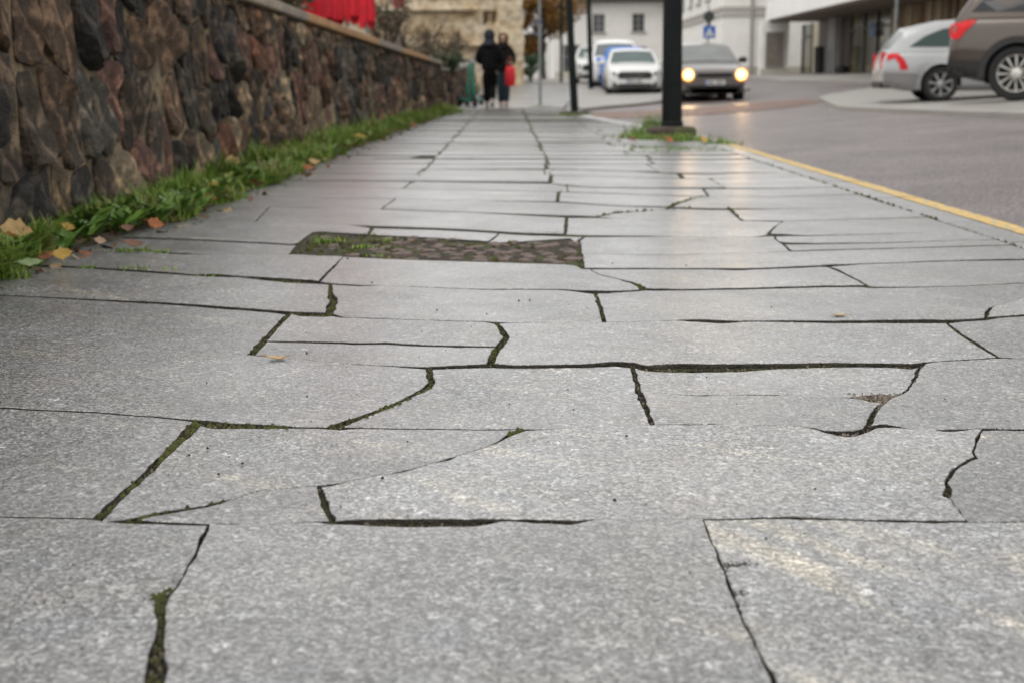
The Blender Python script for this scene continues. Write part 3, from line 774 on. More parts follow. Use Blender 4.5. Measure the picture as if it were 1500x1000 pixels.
def cells(u0, u1, v1fn, du, dv, seed):
    """irregular stone outlines (u along, v up)"""
    random.seed(seed); pts = []; v = dv*.4; r = 0; vmax = 1.36
    while v < vmax:
        u = u0 - du + (r % 2)*du*.5
        while u < u1+du: pts.append((u+random.uniform(-.36,.36)*du, v+random.uniform(-.34,.34)*dv)); u += du*random.uniform(.72, 1.25)
        v += dv; r += 1
    pts = [p for p in pts if random.random() > .20]
    pts += [(random.uniform(u0, u1), random.uniform(.05, vmax)) for _ in range(int((u1-u0)*1.1))]
    res = []
    for i, p in enumerate(pts):
        if not (u0-.05 < p[0] < u1+.05): continue
        poly = [(p[0]-du*1.35,max(-.12,p[1]-dv*1.3)),(p[0]+du*1.35,max(-.12,p[1]-dv*1.3)),(p[0]+du*1.35,p[1]+dv*1.3),(p[0]-du*1.35,p[1]+dv*1.3)]
        for j, q in enumerate(pts):
            if i == j or abs(q[0]-p[0]) > du*2.6 or abs(q[1]-p[1]) > dv*2.6: continue
            nx, ny = q[0]-p[0], q[1]-p[1]; L = math.hypot(nx, ny); nx /= L; ny /= L
            poly = clip(poly, nx, ny, (p[0]+q[0])/2*nx+(p[1]+q[1])/2*ny - random.uniform(.004, .017))
            if len(poly) < 3: break
        if len(poly) < 3: continue
        top = v1fn(p[0]); poly = clip(poly, 0, 1, top-.012); poly = clip(poly, 1, 0, u1); poly = clip(poly, -1, 0, -u0)
        if len(poly) >= 3:
            A = abs(sum(poly[k][0]*poly[(k+1)%len(poly)][1]-poly[(k+1)%len(poly)][0]*poly[k][1] for k in range(len(poly)))/2)
            if A > .006: res.append(poly)
    return res
def stone_mesh(b, poly, near, to3, seed):
    """rough split-faced stone from its outline; to3(u, v, depth out of the wall) -> point"""
    random.seed(seed)
    q = poly
    for _ in range(2 if near else 1):       # worn corners
        q = [c for i in range(len(q)) for c in ((lerp(q[i][0], q[(i+1)%len(q)][0], .2), lerp(q[i][1], q[(i+1)%len(q)][1], .2)), (lerp(q[i][0], q[(i+1)%len(q)][0], .8), lerp(q[i][1], q[(i+1)%len(q)][1], .8)))]
    ring = []
    for p in resample(q, .05 if near else .16):
        if not ring or math.hypot(p[0]-ring[-1][0], p[1]-ring[-1][1]) > (.022 if near else .07): ring.append(p)
    n = len(ring)
    cu = sum(p[0] for p in ring)/n; cv = sum(p[1] for p in ring)/n
    d0 = random.uniform(.008, .05); su, sv = random.gauss(0, .16), random.gauss(0, .10)
    def dep(u, v, k): return max(.004, d0*k + (su*(u-cu)+sv*(v-cv))*k + .034*nz(u*8, v*8, seed*.37)*k + (.024*nz(u*19, v*19, seed*.7) if near else 0))
    lv = [(1.0, -.05), (.975, .6), (.88, .98), (.5, 1.03)] if near else [(1.0, -.05), (.93, .75), (.55, 1.1)]
    for i in range(n):
        wr = 1+.06*nz(ring[i][0]*16, ring[i][1]*16, seed*1.7); ring[i] = (lerp(cu, ring[i][0], wr), lerp(cv, ring[i][1], wr))
    vs = []
    for s_, k in lv:
        for u, v in ring:
            if s_ < 1: wob = 1+.06*nz(u*11, v*11, seed)
            else: wob = 1
            U, V = lerp(cu, u, s_*wob), lerp(cv, v, s_*wob); vs.append(to3(U, V, dep(U, V, k) if k > 0 else -.06))
    vs.append(to3(cu, cv, dep(cu, cv, 1.0))); fs = []
    for L in range(len(lv)-1):
        for i in range(n): j = (i+1) % n; fs.append((L*n+i, L*n+j, L*n+n+j, L*n+n+i))
    k = (len(lv)-1)*n
    for i in range(n): fs.append((k+i, k+(i+1) % n, len(lv)*n))
    b.add(vs, fs)
def w3(u, v, d):
    return Vector((WX(u)-.06*v/1.25+d-.02, u, v))
def stone_wall():
    root = empty('stone_wall', (-2.0, 8, 0), label='long low wall of rough brown fieldstones with a flat coping beside the pavement', cat='wall')
    cs = cells(-2.4, 27.2, WT, .25, .36, 31)
    wts = [w_ for _, w_ in STONE_COL]
    cs.sort(key=lambda p: abs(p[0][0]-5.5) if p[0][0] > 3 else 40)
    rest = MB()
    for i, p in enumerate(cs):
        y = p[0][1]; u = p[0][0]
        random.seed(i*7+3); mi = random.choices(range(len(STONES)), wts)[0]
        if i < 285:
            b = MB(); cu = sum(q[0] for q in p)/len(p); cv = sum(q[1] for q in p)/len(p); o3 = w3(cu, cv, 0)
            stone_mesh(b, p, u < 11, lambda a, c, d: w3(a, c, d)-o3, i+1)
            o = b.build('stone', STONES[mi], root); o.location = o3-root.location
            if u < 11: sharp(o, 28)
        else:
            rest.mi = mi; stone_mesh(rest, p, False, lambda a, c, d: w3(a, c, d)-root.location, i+1)
    tag(rest.build('small_stones', STONES, root), kind='stuff')
    b = MB(); ys = np.arange(-2.4, 27.3, .3); n = len(ys); vs = []
    for y in ys:
        vs += [w3(y, -.25, -.0+.012*nz(y*5, 1)), w3(y, .5, .0+.03*nz(y*5, 4)), w3(y, WT(y)-.01, .0), w3(y, WT(y)-.01, -.42), w3(y, -.25, -.42)]
    fs = [(5*i+k, 5*i+5+k, 5*i+6+k, 5*i+1+k) for i in range(n-1) for k in range(4)] + [(0,1,2,3,4), (5*n-1,5*n-2,5*n-3,5*n-4,5*n-5)]
    b.add([v-root.location for v in vs], fs); b.build('mortar_core', MORTAR, root)
    COP = [mat('coping_stone', c, .75, var=.2, scale=9, bump=.4, bscale=50, col2=(.09,.075,.055), c2s=7, c2lo=.55, c2hi=.7, rnd=.12) for c in ((.27,.225,.17), (.36,.20,.09), (.25,.21,.175))]
    random.seed(6); joints = [-2.4, -.6, 1.0, 2.9, 4.3, 6.2, 8.0, 9.7, 11.6, 12.9, 14.4, 16.7, 18.0, 20.8, 22.6, 24.6, 27.25]
    for i, (a, c) in enumerate(zip(joints, joints[1:])):
        b = MB(); pa, pc = w3(a+.012, WT(a), 0), w3(c-.012, WT(c), 0)
        m_ = (pa+pc)/2; L = (pc-pa).length; ang = -math.atan2(pc.x-pa.x, pc.y-pa.y)
        tilt = math.asin((pc.z-pa.z)/L)
        b.bbox((0, 0, 0), (.56, L, .085), .012)
        o = b.build('coping_stone', COP[1 if 12.8 < a < 23 and i % 5 != 2 else (0 if i % 2 else 2)], root)
        o.location = m_-root.location+Vector((-.20+random.uniform(-.008,.008), 0, .043)); o.rotation_euler = (tilt, 0, ang)
stone_wall()
def far_wall():
    root = empty('stone_wall', (-1.2, 35, 0), label='far lower piece of dark stone wall behind the green scooters', cat='wall')
    def f3(u, v, d): return Vector((interp([(27.6,-1.62),(46,-1.18)], u)+d, u, v+max(0, G(-1.5,u)+.06)*smooth(31,36,u)))-Vector((-1.2, 35, 0))
    b = MB(); cs = cells(27.6, 46, lambda u: .86, .36, .33, 77); wts = [w_ for _, w_ in STONE_COL]
    for i, p in enumerate(cs):
        random.seed(i); b.mi = random.choices(range(len(STONES)), wts)[0]; stone_mesh(b, p, False, f3, i+900)
    tag(b.build('stones', STONES, root), kind='stuff')
    c = MB(); vs = []; us = [27.6, 34, 40, 46]
    for u in us: vs += [f3(u, -.2, 0), f3(u, .86, 0), f3(u, .86, -.4), f3(u, -.2, -.4)]
    fs = [(4*i+k, 4*i+4+k, 4*i+5+k, 4*i+1+k) for i in range(3) for k in range(3)]+[(0,1,2,3),(15,14,13,12)]
    c.add(vs, fs); c.build('mortar_core', MORTAR, root)
    c = MB()
    for a, e in zip(us, us[1:]): c.prism([f3(a+.01,.865,.05), f3(e-.01,.865,.05), f3(e-.01,.865,-.45), f3(a+.01,.865,-.45)], (0,0,0), (0,0,.08))
    c.build('coping', mat('coping_far', (.2,.18,.15), .8, var=.2), root)
far_wall()
# raised garden behind the wall
def garden():
    b = MB(); ys = list(range(-3, 62, 3)); vs = []
    for y in ys:
        xw = WX(y)-.3 if y < 27 else (-1.6 if y < 46 else -1.3)
        h = 1.05 if y < 27 else .8
        vs += [(xw, y, h-.1), (xw-2, y, h+.1), (xw-30, y, h+.5), (-60, y, 1.2)]
    b.add(vs, [(4*i+k, 4*i+1+k, 4*i+5+k, 4*i+4+k) for i in range(len(ys)-1) for k in range(3)])
    tag(b.build('garden_ground', EARTH, None, True), kind='structure')
garden()

# ================================================================== GRASS VERGE
GRASS = [mat('grass_blade', c, .55, var=.3, scale=3, spec=.35, col2=(.22,.19,.06), c2s=2.2, c2lo=.56, c2hi=.7) for c in ((.15,.25,.028), (.105,.20,.024), (.24,.28,.055), (.28,.22,.10))]
def blade(b, x, y, z, h, wd, ang, lean, seg=3):
    ca, sa = math.cos(ang), math.sin(ang); vs = []
    for i in range(seg+1):
        t = i/seg; r = lean*h*t*t; ww = wd*(1-t**1.6)*.5+.0003
        zz = z+h*(t-.35*lean*t*t); px, py = x+ca*r, y+sa*r
        vs += [(px-sa*ww, py+ca*ww, zz), (px+sa*ww, py-ca*ww, zz)]
    b.add(vs, [(2*i, 2*i+1, 2*i+3, 2*i+2) for i in range(seg)])
def leafy(b, x, y, z, L, wd, ang, up, lobes=True):
    """toothed rosette leaf (dandelion like), arching"""
    ca, sa = math.cos(ang), math.sin(ang); vs = []; n = 7
    for i in range(n+1):
        t = i/n; r = L*t*math.cos(up*(1-t*.55)); zz = z+L*math.sin(up)*t*(1-.28*t)
        ww = wd*math.sin(PI*min(1, .08+t*.92)**.8)*(1 if (i % 2 == 0 or not lobes) else .55)*.5+.001
        vs += [(x+ca*r-sa*ww, y+sa*r+ca*ww, zz+.12*ww), (x+ca*r, y+sa*r, zz), (x+ca*r+sa*ww, y+sa*r-ca*ww, zz+.12*ww)]
    fs = []
    for i in range(n): fs += [(3*i,3*i+1,3*i+4,3*i+3), (3*i+1,3*i+2,3*i+5,3*i+4)]
    b.add(vs, fs)
EDGE = lambda y: interp([(2,-1.72),(4.4,-1.70),(5.2,-1.66),(6.2,-1.50),(7.5,-1.50),(9,-1.47),(13,-1.40),(16,-1.40),(20,-1.32),(24,-1.18),(27.6,-.98)], y)
def verge():
    random.seed(14)
    sb = MB(); ys = np.arange(-2, 27.6, .4); vs = []
    for y in ys:
        e = EDGE(y)-.03; f = WX(y)+.03; vs += [(e, y, -.012), (lerp(e, f, .25), y, .012), (f-.06, y, .05)]
    sb.add(vs, [(3*i+k, 3*i+3+k, 3*i+4+k, 3*i+1+k) for i in range(len(ys)-1) for k in range(2)])
    tag(sb.build('verge_soil', EARTH, None, True), kind='structure')
    b = MB(); y = 2.4
    N = 0
    while N < 36000:
        y = 2.4+25*random.random()**1.35; e, f = EDGE(y), WX(y)+.0
        t = random.random(); x = lerp(e, f, t)+(.10*nz(y*1.7, 2)+.05*nz(y*5, 6)-.05)*(1-t)
        cl = nz(x*3.1, y*2.3, 4)
        if cl < -.02 and (t < .8 or random.random() < .6): N += .4; continue
        h = random.uniform(.04, .115)*(1+.9*max(0, cl))*(1.25 if t > .4 else .9)*(1.0 if y < 8 else 1.25)
        if random.random() < .05: h *= 1.6
        b.mi = random.choices((0,1,2,3), (5,4,2.4,.9))[0]
        blade(b, x, y, 0 if t < .2 else .02, h, random.uniform(.0035, .007)*(1+y/9), random.uniform(0, 2*PI), random.uniform(.2, 1.5), 3 if y < 9 else 2); N += 1
    tag(b.build('grass', GRASS, None, False, fix=False), 'green grass growing along the foot of the stone wall', kind='stuff')
    # leafy weeds: broad rosettes near the camera
    W = MB(); WM = [mat('weed_leaf', c, .42, var=.25, scale=20, bump=.2, bscale=90, spec=.5) for c in ((.11,.205,.026), (.075,.15,.022), (.20,.24,.05))]
    for k in range(640):
        y = 3.3+18*random.random()**1.7; e, f = EDGE(y), WX(y)
        t = random.uniform(.22, .97); x = lerp(e, f, t)
        W.mi = random.choices((0,1,2), (5,4,1.6))[0]
        for q in range(random.randint(4, 8)):
            L = random.uniform(.05, .135)*(1.15 if y > 4.5 else .85); leafy(W, x, y, .012, L, L*random.uniform(.3, .52), random.uniform(0, 2*PI), random.uniform(.6, 1.42), random.random() < .6)
    for k in range(60):      # the tall leafy clump
        y = random.gauss(6.15, .42); e, f = EDGE(y), WX(y); x = lerp(e, f, random.uniform(.12, .85)); W.mi = random.choices((0,1,2), (5,3,2.4))[0]
        for q in range(random.randint(5, 9)):
            L = random.uniform(.07, .155); leafy(W, x, y, .015, L, L*random.uniform(.18, .32), random.uniform(0, 2*PI), random.uniform(.85, 1.5), random.random() < .5)
    tag(W.build('weeds', WM, None, True, fix=False), 'leafy green weeds between the grass at the wall foot', kind='stuff')
    Lt = MB(); random.seed(77)
    for k in range(420):
        y = 3.4+20*random.random()**1.6; e, f = EDGE(y), WX(y); t = random.random()**1.5; x = lerp(e+.06, f, t); sz = random.uniform(.012, .034)
        Lt.mi = random.choices((0,1,2,3), (5,3,2,2))[0]; u = Vector((random.gauss(0,1), random.gauss(0,1), random.gauss(0,.35))).normalized(); v = u.cross(Vector((random.gauss(0,.5), random.gauss(0,.5), 1))).normalized()*.6
        p = Vector((x, y, random.uniform(.006, .07) if t > .15 else .006)); w_ = u.cross(v)*.3
        Lt.add([p-u*sz, p-u*sz*.3+v*sz+w_*sz, p+u*sz*.5+v*sz*.8+w_*sz, p+u*sz*1.1, p+u*sz*.4-v*sz+w_*sz, p-u*sz*.4-v*sz*.9+w_*sz], [(0,1,2,3),(0,3,4,5)])
    tag(Lt.build('leaf_litter', [LMM for LMM in (mat('litter_brown', (.11,.06,.03), .7, var=.3, scale=30), mat('litter_tan', (.26,.17,.08), .7, var=.3, scale=30), mat('litter_ochre', (.30,.17,.025), .6, var=.3, scale=30), mat('litter_rust', (.20,.065,.018), .65, var=.3, scale=30))], None, False, fix=False), 'small brown and ochre bits of leaf litter scattered through the grass', kind='stuff')
    # tufts sprouting from joints and round the posts
    T = MB()
    for x, y, n, h in [(196,395,26,.03),(252,396,18,.022),(310,404,14,.02),(20,408,60,.05),(230,370,50,.025),(180,370,60,.03),(205,368,50,.025),(130,392,40,.02),(480,354,60,.028),(530,362,34,.02),(565,352,20,.018),(555,374,16,.018),
                        (925,203,110,.1),(940,198,130,.16),(957,190,140,.26),(950,205,120,.09),(972,204,60,.08),(995,207,110,.12),(1006,206,110,.1),(1025,206,60,.09),(1053,210,90,.08),(1062,212,60,.06),(1000,219,70,.05),(1040,221,50,.03),(945,218,50,.05),(960,224,40,.05),
                        (825,169,70,.06),(858,168,70,.06),(842,169,60,.05),(783,157,60,.05),(800,157,60,.05),(666,165,120,.14),(655,166,90,.12),(740,125,60,.1),(640,171,90,.12)]:
        g = gp(x, y)
        for _ in range(n):
            sp = .03 if g.y < 8 else .10
            T.mi = random.choices((0,1,2), (5,4,2))[0]
            blade(T, g.x+random.gauss(0, sp), g.y+random.gauss(0, sp*.6), -.005, h*random.uniform(.5, 1.2), .004*(1+g.y/9), random.uniform(0, 2*PI), random.uniform(.2, 1.3), 2)
    tag(T.build('grass_tufts', GRASS, None, False, fix=False), 'small grass tufts sprouting from joints and round the posts', kind='stuff')
verge()

# ================================================================== FALLEN LEAVES
LM = {'tan': mat('leaf_tan', (.42,.27,.11), .6, var=.25, scale=25, bump=.2, bscale=60), 'orange': mat('leaf_orange', (.25,.075,.013), .6, var=.3, scale=25), 'yellow': mat('leaf_yellow', (.38,.23,.03), .55, var=.25, scale=25),
      'brown': mat('leaf_brown', (.13,.055,.025), .65, var=.3, scale=25), 'pink': mat('leaf_pink', (.30,.19,.12), .6, var=.2, scale=25), 'green': mat('leaf_pale_green', (.2,.27,.12), .5, var=.2, scale=25)}
def fallen_leaf(px, py, z, size, col, label, curl=.25, asp=.55, rx=0, ry=0):
    g = gp(px, py, z); b = MB(); n = 9; vs = []; seed = px*.13
    up = []; lo = []
    for i in range(n+1):
        t = i/n; x = (t-.5)*size; ww = size*asp*.5*math.sin(PI*min(.995, max(.02, t))**.85)*(1+.22*math.sin(t*19+seed))
        zz = curl*size*(2*t-1)**2*.5+.05*size*nz(t*4, seed)
        vs += [(x, ww, zz+curl*ww*.7), (x, 0, zz), (x, -ww, zz+curl*ww*.5)]
    fs = []
    for i in range(n): fs += [(3*i,3*i+1,3*i+4,3*i+3), (3*i+1,3*i+2,3*i+5,3*i+4)]
    k = len(vs); vs += [(v[0], v[1], v[2]+.0012) for v in vs]; fs += [tuple(reversed([i+k for i in f])) for f in fs]
    b.add(vs, fs); b.tube([(-.5*size, 0, curl*size*.5), (-.62*size, .03*size, curl*size*.55), (-.75*size, .08*size, curl*size*.4)], .0016*size/.06, 5)
    o = b.build('fallen_leaf', LM[col], None, True); o.location = g; o.rotation_euler = (rx, ry, random.uniform(0, 6.28) if rx == 0 else .4)
    return tag(o, label, 'leaf', 'fallen autumn leaves')
random.seed(9)
lf = fallen_leaf(408, 525, .003, .062, 'tan', 'curled tan leaf lying on the slab near the left mossy joint', .28, .42); lf.rotation_euler = (0, 0, .08)
lf = fallen_leaf(1228, 462, .002, .046, 'tan', 'small flat tan leaf on the right slab just behind a dark joint', .12, .5); lf.rotation_euler = (0, 0, 2.9)
lf = fallen_leaf(812, 341, .004, .05, 'pink', 'tiny pale leaf by the top right corner of the missing slab', .15, .4); lf.rotation_euler = (0, 0, .2)
fallen_leaf(24, 338, .10, 0.117, 'tan', 'large tan leaf standing in weeds at the left edge', .2, .8, 1.0, .2)
fallen_leaf(10, 352, .07, 0.094, 'orange', 'large dark orange leaf below the big tan leaf', .2, .8, .8, -.2)
fallen_leaf(45, 385, .04, 0.086, 'green', 'pale green leaf low at the front of the grass', .15, .5, .5, 0)
fallen_leaf(100, 333, .08, 0.055, 'yellow', 'small yellow leaf among weeds close to the wall', .2, .7, .9, .3)
fallen_leaf(92, 372, .05, 0.070, 'yellow', 'ochre yellow leaf at the pavement side of the grass', .2, .7, .9, -.1)
fallen_leaf(147, 353, .05, 0.047, 'pink', 'small pinkish leaf in front of the green weeds', .2, .7, .8, .2)
fallen_leaf(196, 357, .04, 0.078, 'brown', 'dark reddish brown leaf at the edge of the weeds', .2, .6, .4, .1)
fallen_leaf(228, 328, .07, 0.070, 'orange', 'bright orange leaf on the weeds near the pavement', .2, .75, .9, .3)
fallen_leaf(187, 334, .06, 0.055, 'brown', 'small dark brown leaf left of the bright orange leaf', .2, .7, .6, 0)
fallen_leaf(314, 275, .07, 0.101, 'yellow', 'yellow leaf standing in grass in the middle of the verge', .2, .8, 1.1, .2)
fallen_leaf(308, 290, .05, 0.070, 'orange', 'dull orange leaf right below the yellow one', .2, .7, .8, .2)
fallen_leaf(341, 237, .11, 0.117, 'tan', 'tan leaf leaning against the foot of the wall', .2, .7, 1.1, .2)
fallen_leaf(292, 252, .10, 0.101, 'pink', 'pale faded leaf on top of the tall grass', .2, .7, .9, -.2)
fallen_leaf(390, 264, .02, 0.109, 'tan', 'curled light brown leaf where grass meets the pavement', .3, .5, .3, .1)
fallen_leaf(450, 246, .03, 0.109, 'orange', 'rusty leaf on the far pavement side of the grass', .2, .6, .6, .1)
fallen_leaf(460, 237, .05, 0.094, 'tan', 'light leaf behind the rusty leaf in the grass', .2, .6, .7, .1)
fallen_leaf(600, 183, .04, 0.203, 'orange', 'orange leaf patch near the far end of the grass', .2, .6, .5, .1)
fallen_leaf(585, 180, .08, 0.156, 'brown', 'brown leaf near the far end of the grass', .2, .6, .7, .1)
fallen_leaf(528, 201, .08, 0.140, 'yellow', 'faded yellow leaf in the far grass by the wall', .2, .6, .8, .1)
fallen_leaf(980, 205, .05, 0.101, 'orange', 'orange leaf at the foot of the thick black post', .2, .7, .8, .1)
fallen_leaf(1031, 205, .05, 0.094, 'yellow', 'yellowish leaf in the tuft right of the thick post', .2, .7, .8, .1)
fallen_leaf(927, 204, .04, 0.094, 'brown', 'brown leaf in the grass left of the thick post', .2, .7, .7, .1)

# ================================================================== POSTS
BLACK = mat('black_paint', (.0045,.006,.0065), .6, var=.25, scale=6, bump=.08, bscale=30, spec=.2)
DKGRN = mat('dark_green_paint', (.005,.010,.009), .6, var=.2, scale=6, spec=.2)
GALV = mat('grey_steel', (.20,.225,.22), .5, metal=.3, var=.2, scale=8)
RUST = mat('rusty_footing', (.055,.04,.03), .9, var=.4, scale=14, bump=.7, bscale=40, col2=(.06,.07,.02), c2s=5, c2lo=.52, c2hi=.64)
def footing(root, r, h, sq=True):
    b = MB(); n = 14; vs = []
    for k, (rr, zz) in enumerate([(1.0,-.1),(1.0,h*.7),(.9,h),(.5,h*1.05)]):
        for i in range(n):
            q = 2*PI*i/n+PI/14; f = 1/max(abs(math.cos(q)), abs(math.sin(q))); f = min(f, 1.22) if sq else 1
            f *= 1+.05*nz(i*1.3, k, r*9); vs.append((r*rr*f*math.cos(q), r*rr*f*math.sin(q), zz*(1+.15*nz(i, k*2.1, 5))))
    fs = [(k*n+i, k*n+(i+1)%n, k*n+n+(i+1)%n, k*n+n+i) for k in range(3) for i in range(n)]+[tuple(range(3*n, 4*n))]
    b.add(vs, fs); b.build('footing', RUST, root)
def post(px, py, z, r0, r1, H, m_, label, cat, lean=(0, 0), foot=.2, fh=.06, name='lamp_post', collars=()):
    g = gp(px, py, z); root = empty(name, g, label=label, cat=cat)
    b = MB(); n = 10; pts = [(lean[0]*H*i/n, lean[1]*H*i/n, H*i/n) for i in range(n+1)]
    b.tube(pts, [lerp(r0, r1, i/n) for i in range(n+1)], 20); sharp(b.build('shaft', m_, root))
    for zc, rr in collars: c = MB(); c.lathe([(r0*.9, zc-.05), (rr, zc-.04), (rr, zc+.02), (r0*.9, zc+.05)], 20); sharp(c.build('collar', m_, root))
    if foot: footing(root, foot, fh)
    return root
p = post(984, 199, 0, .118, .092, 5.2, BLACK, 'thick black lamp post standing in a mossy footing at the kerb', 'post', (-.008, 0), .27, .1, collars=((.13,.128),))
d = MB(); d.bbox((0, -.105, .75), (.1, .04, .34), .006); d.build('service_door', BLACK, p)
p = post(842, 168, 0, .072, .052, 6, DKGRN, 'dark leaning post in the middle distance on the pavement', 'post', (-.055, 0), .27, .05, 'leaning_post')
post(866, 141, .07, .09, .07, 6.5, DKGRN, 'dark upright post in front of the parked white cars', 'post', (-.03, 0), .3, .08, 'lamp_post')
# ================================================================== CARS
GLASS = mat('car_glass', (.018,.026,.027), .06, var=.1, scale=3, spec=.7)
GLASST = mat('car_glass_green', (.03,.055,.05), .08, spec=.7)
TYRE = mat('tyre', (.012,.012,.012), .85, var=.2, scale=30)
TRIM = mat('black_plastic', (.014,.013,.013), .6, var=.15, scale=20)
CHROME = mat('bright_trim', (.55,.55,.55), .25, metal=.9)
REDL = mat('tail_lamp_red', (.55,.006,.010), .35, spec=.3, var=.1, scale=20)
LENS = mat('lamp_lens', (.42,.44,.45), .1, coat=.5)
PLATE = mat('plate_white', (.62,.62,.6), .5); BLUEP = mat('plate_blue', (.02,.06,.3), .5); INKP = mat('plate_ink', (.02,.02,.02), .6)
SEATM = mat('car_interior', (.02,.02,.02), .8)
def paint(name, c, metal=.3, rough=.3): return mat(name, c, rough, metal=metal, var=.04, scale=2, coat=.7)
def alloy(name, c): return mat(name, c, .35, metal=.6, var=.1, scale=10)
def make_car(sp, loc, rz, label, group=None, name='parked_car'):
    L, W = sp['L'], sp['W']; hl = L/2; r = sp['r']; ax = sp['ax']; col = sp['paint']
    root = empty(name, loc, rz, label, 'car', group)
    zt = lambda x: interp(sp['deck'], x)
    zb = lambda x: sp.get('zb', .2)+.10*smooth(hl-.55, hl, abs(x))
    pe = sp.get('pe', .16)
    def hw(x):
        t = abs(x)/hl; return W/2*(1-pe*max(0, (t-.62)/.38)**2.3)
    prof = [(0,.86),(.04,.94),(.12,.975),(.22,.985),(.32,.99),(.42,1.0),(.52,1.0),(.62,.995),(.72,.985),(.82,.97),(.90,.955),(.955,.93),(.99,.885)]
    xs = sorted(set([round(v, 3) for v in np.linspace(-hl+.05, hl-.05, 84)] + [-hl, -hl+.02, hl, hl-.02]))
    np_ = len(prof); rows = np_+2
    grid = {}; vs = []
    for i, x in enumerate(xs):
        e = max(0, 1-(hl-abs(x))/.05) if hl-abs(x) < .05 else 0       # rounded nose and tail
        H = hw(x)*(1-.03*e); b0, t0 = zb(x)+.05*e, zt(x)-.05*e
        for k in range(rows):
            if k < np_: y, z = H*prof[k][1], lerp(b0, t0, prof[k][0])
            elif k == np_: y, z = H*.60, t0+.018
            else: y, z = 0., t0+.03
            for s_ in (1, -1): grid[i, k, s_] = len(vs); vs.append([x, y*s_, z])
    Ra = r*1.13
    inside = set(); wheelc = [(ax[0], r), (ax[1], r)]
    for i in range(len(xs)):
        for k in range(np_):
            p = vs[grid[i, k, 1]]
            for cx, cz in wheelc:
                if math.hypot(p[0]-cx, p[2]-cz) < Ra and k < np_-2: inside.add((i, k))
    fs = []
    for i in range(len(xs)-1):
        for k in range(rows-1):
            q = [(i,k),(i+1,k),(i+1,k+1),(i,k+1)]
            if all(a in inside for a in q): continue
            for s_ in (1, -1):
                f = [grid[a[0], a[1], s_] for a in q]; fs.append(f if s_ == -1 else f[::-1])
        fs.append([grid[i,0,1], grid[i+1,0,1], grid[i+1,0,-1], grid[i,0,-1]])
    for (i, k) in inside:
        for s_ in (1, -1):
            p = vs[grid[i, k, s_]]
            for cx, cz in wheelc:
                d = math.hypot(p[0]-cx, p[2]-cz)
                if d < Ra:
                    q = math.atan2(max(p[2]-cz, -.3*Ra), p[0]-cx); p[0], p[2] = cx+Ra*math.cos(q), max(zb(p[0]), cz+Ra*math.sin(q))
    for i in (0, len(xs)-1):
        fs.append([grid[i,k,1] for k in range(rows)] + [grid[i,k,-1] for k in range(rows-2, -1, -1)])
    b = MB(); b.add(vs, fs); body = sharp(b.build('body', col, root), 32)
    # lower cladding / sill in another finish
    cz = sp.get('clad')
    # cabin
    gh = sorted(sp['gh']); K = sp.get('tumble', .36); x0, x1 = gh[0][0], gh[-1][0]
    zbelt = lambda x: zt(x)-.02
    hb = lambda x: hw(x)*.925
    gx = sorted(set(list(np.linspace(x0, x1, 48))+[p[0] for p in gh])); vs = []; fs = []
    for x in gx:
        zr = interp(gh, x); zl = min(zbelt(x), zr); yb = hb(x)
        for t, dy in ((0, 0), (.5, 0), (.88, 0), (.96, .02), (1.0, .07)): vs.append((x, max(.05, yb-K*(zr-zl)*t-dy), lerp(zl, zr, t)))
        yr = max(.05, yb-K*(zr-zl)-.07)
        vs.append((x, yr*.5, zr+.022)); vs.append((x, 0, zr+.03))
    n = len(gx); m_ = 7; base = len(vs); vs += [(a, -y, z) for a, y, z in vs]
    for i in range(n-1):
        for k in range(m_-1):
            a, c, d, e = i*m_+k, (i+1)*m_+k, (i+1)*m_+k+1, i*m_+k+1
            fs += [(a, c, d, e)[::-1], (base+a, base+c, base+d, base+e)]
    b = MB(); b.add(vs, fs); sharp(b.build('cabin', col, root), 32)
    def side_pt(x, z, s_, out_): 
        return Vector((x, s_*(hb(x)-K*max(0, z-zbelt(x))+out_), z))
    for s_ in (1, -1):
        for poly in sp['win']:
            P = resample(poly, .15); b = MB()
            A = [side_pt(x, z, s_, .008) for x, z in P]; Bq = [side_pt(x, z, s_, -.01) for x, z in P]; nn = len(P)
            b.add(A+Bq, [tuple(range(nn)), tuple(range(2*nn-1, nn-1, -1))]+[(i, (i+1)%nn, nn+(i+1)%nn, nn+i) for i in range(nn)])
            b.build('side_window', sp.get('glass', GLASS), root)
    def screen(xa, xb, nm):
        b = MB(); vs = []; N = 8; M_ = 8
        for i in range(N+1):
            x = lerp(xa, xb, i/N); zr = interp(gh, x); dz = (interp(gh, x+.02)-interp(gh, x-.02))/.04; nl = math.hypot(dz, 1)
            yr = hb(x)-K*max(0, zr-zbelt(x))-.085
            for j in range(M_+1):
                u = 2*j/M_-1; vs.append((x-dz/nl*.012, u*yr, zr+.012/nl+.028*(1-abs(u)**1.5)*min(1, (1.05-abs(u))*3)))
        fs = [(i*(M_+1)+j, (i+1)*(M_+1)+j, (i+1)*(M_+1)+j+1, i*(M_+1)+j+1) for i in range(N) for j in range(M_)]
        b.add(vs, fs); b.build(nm, sp.get('glass', GLASS), root, True)
    screen(*sp['ws'], 'windscreen'); screen(*sp['rs'], 'rear_window')
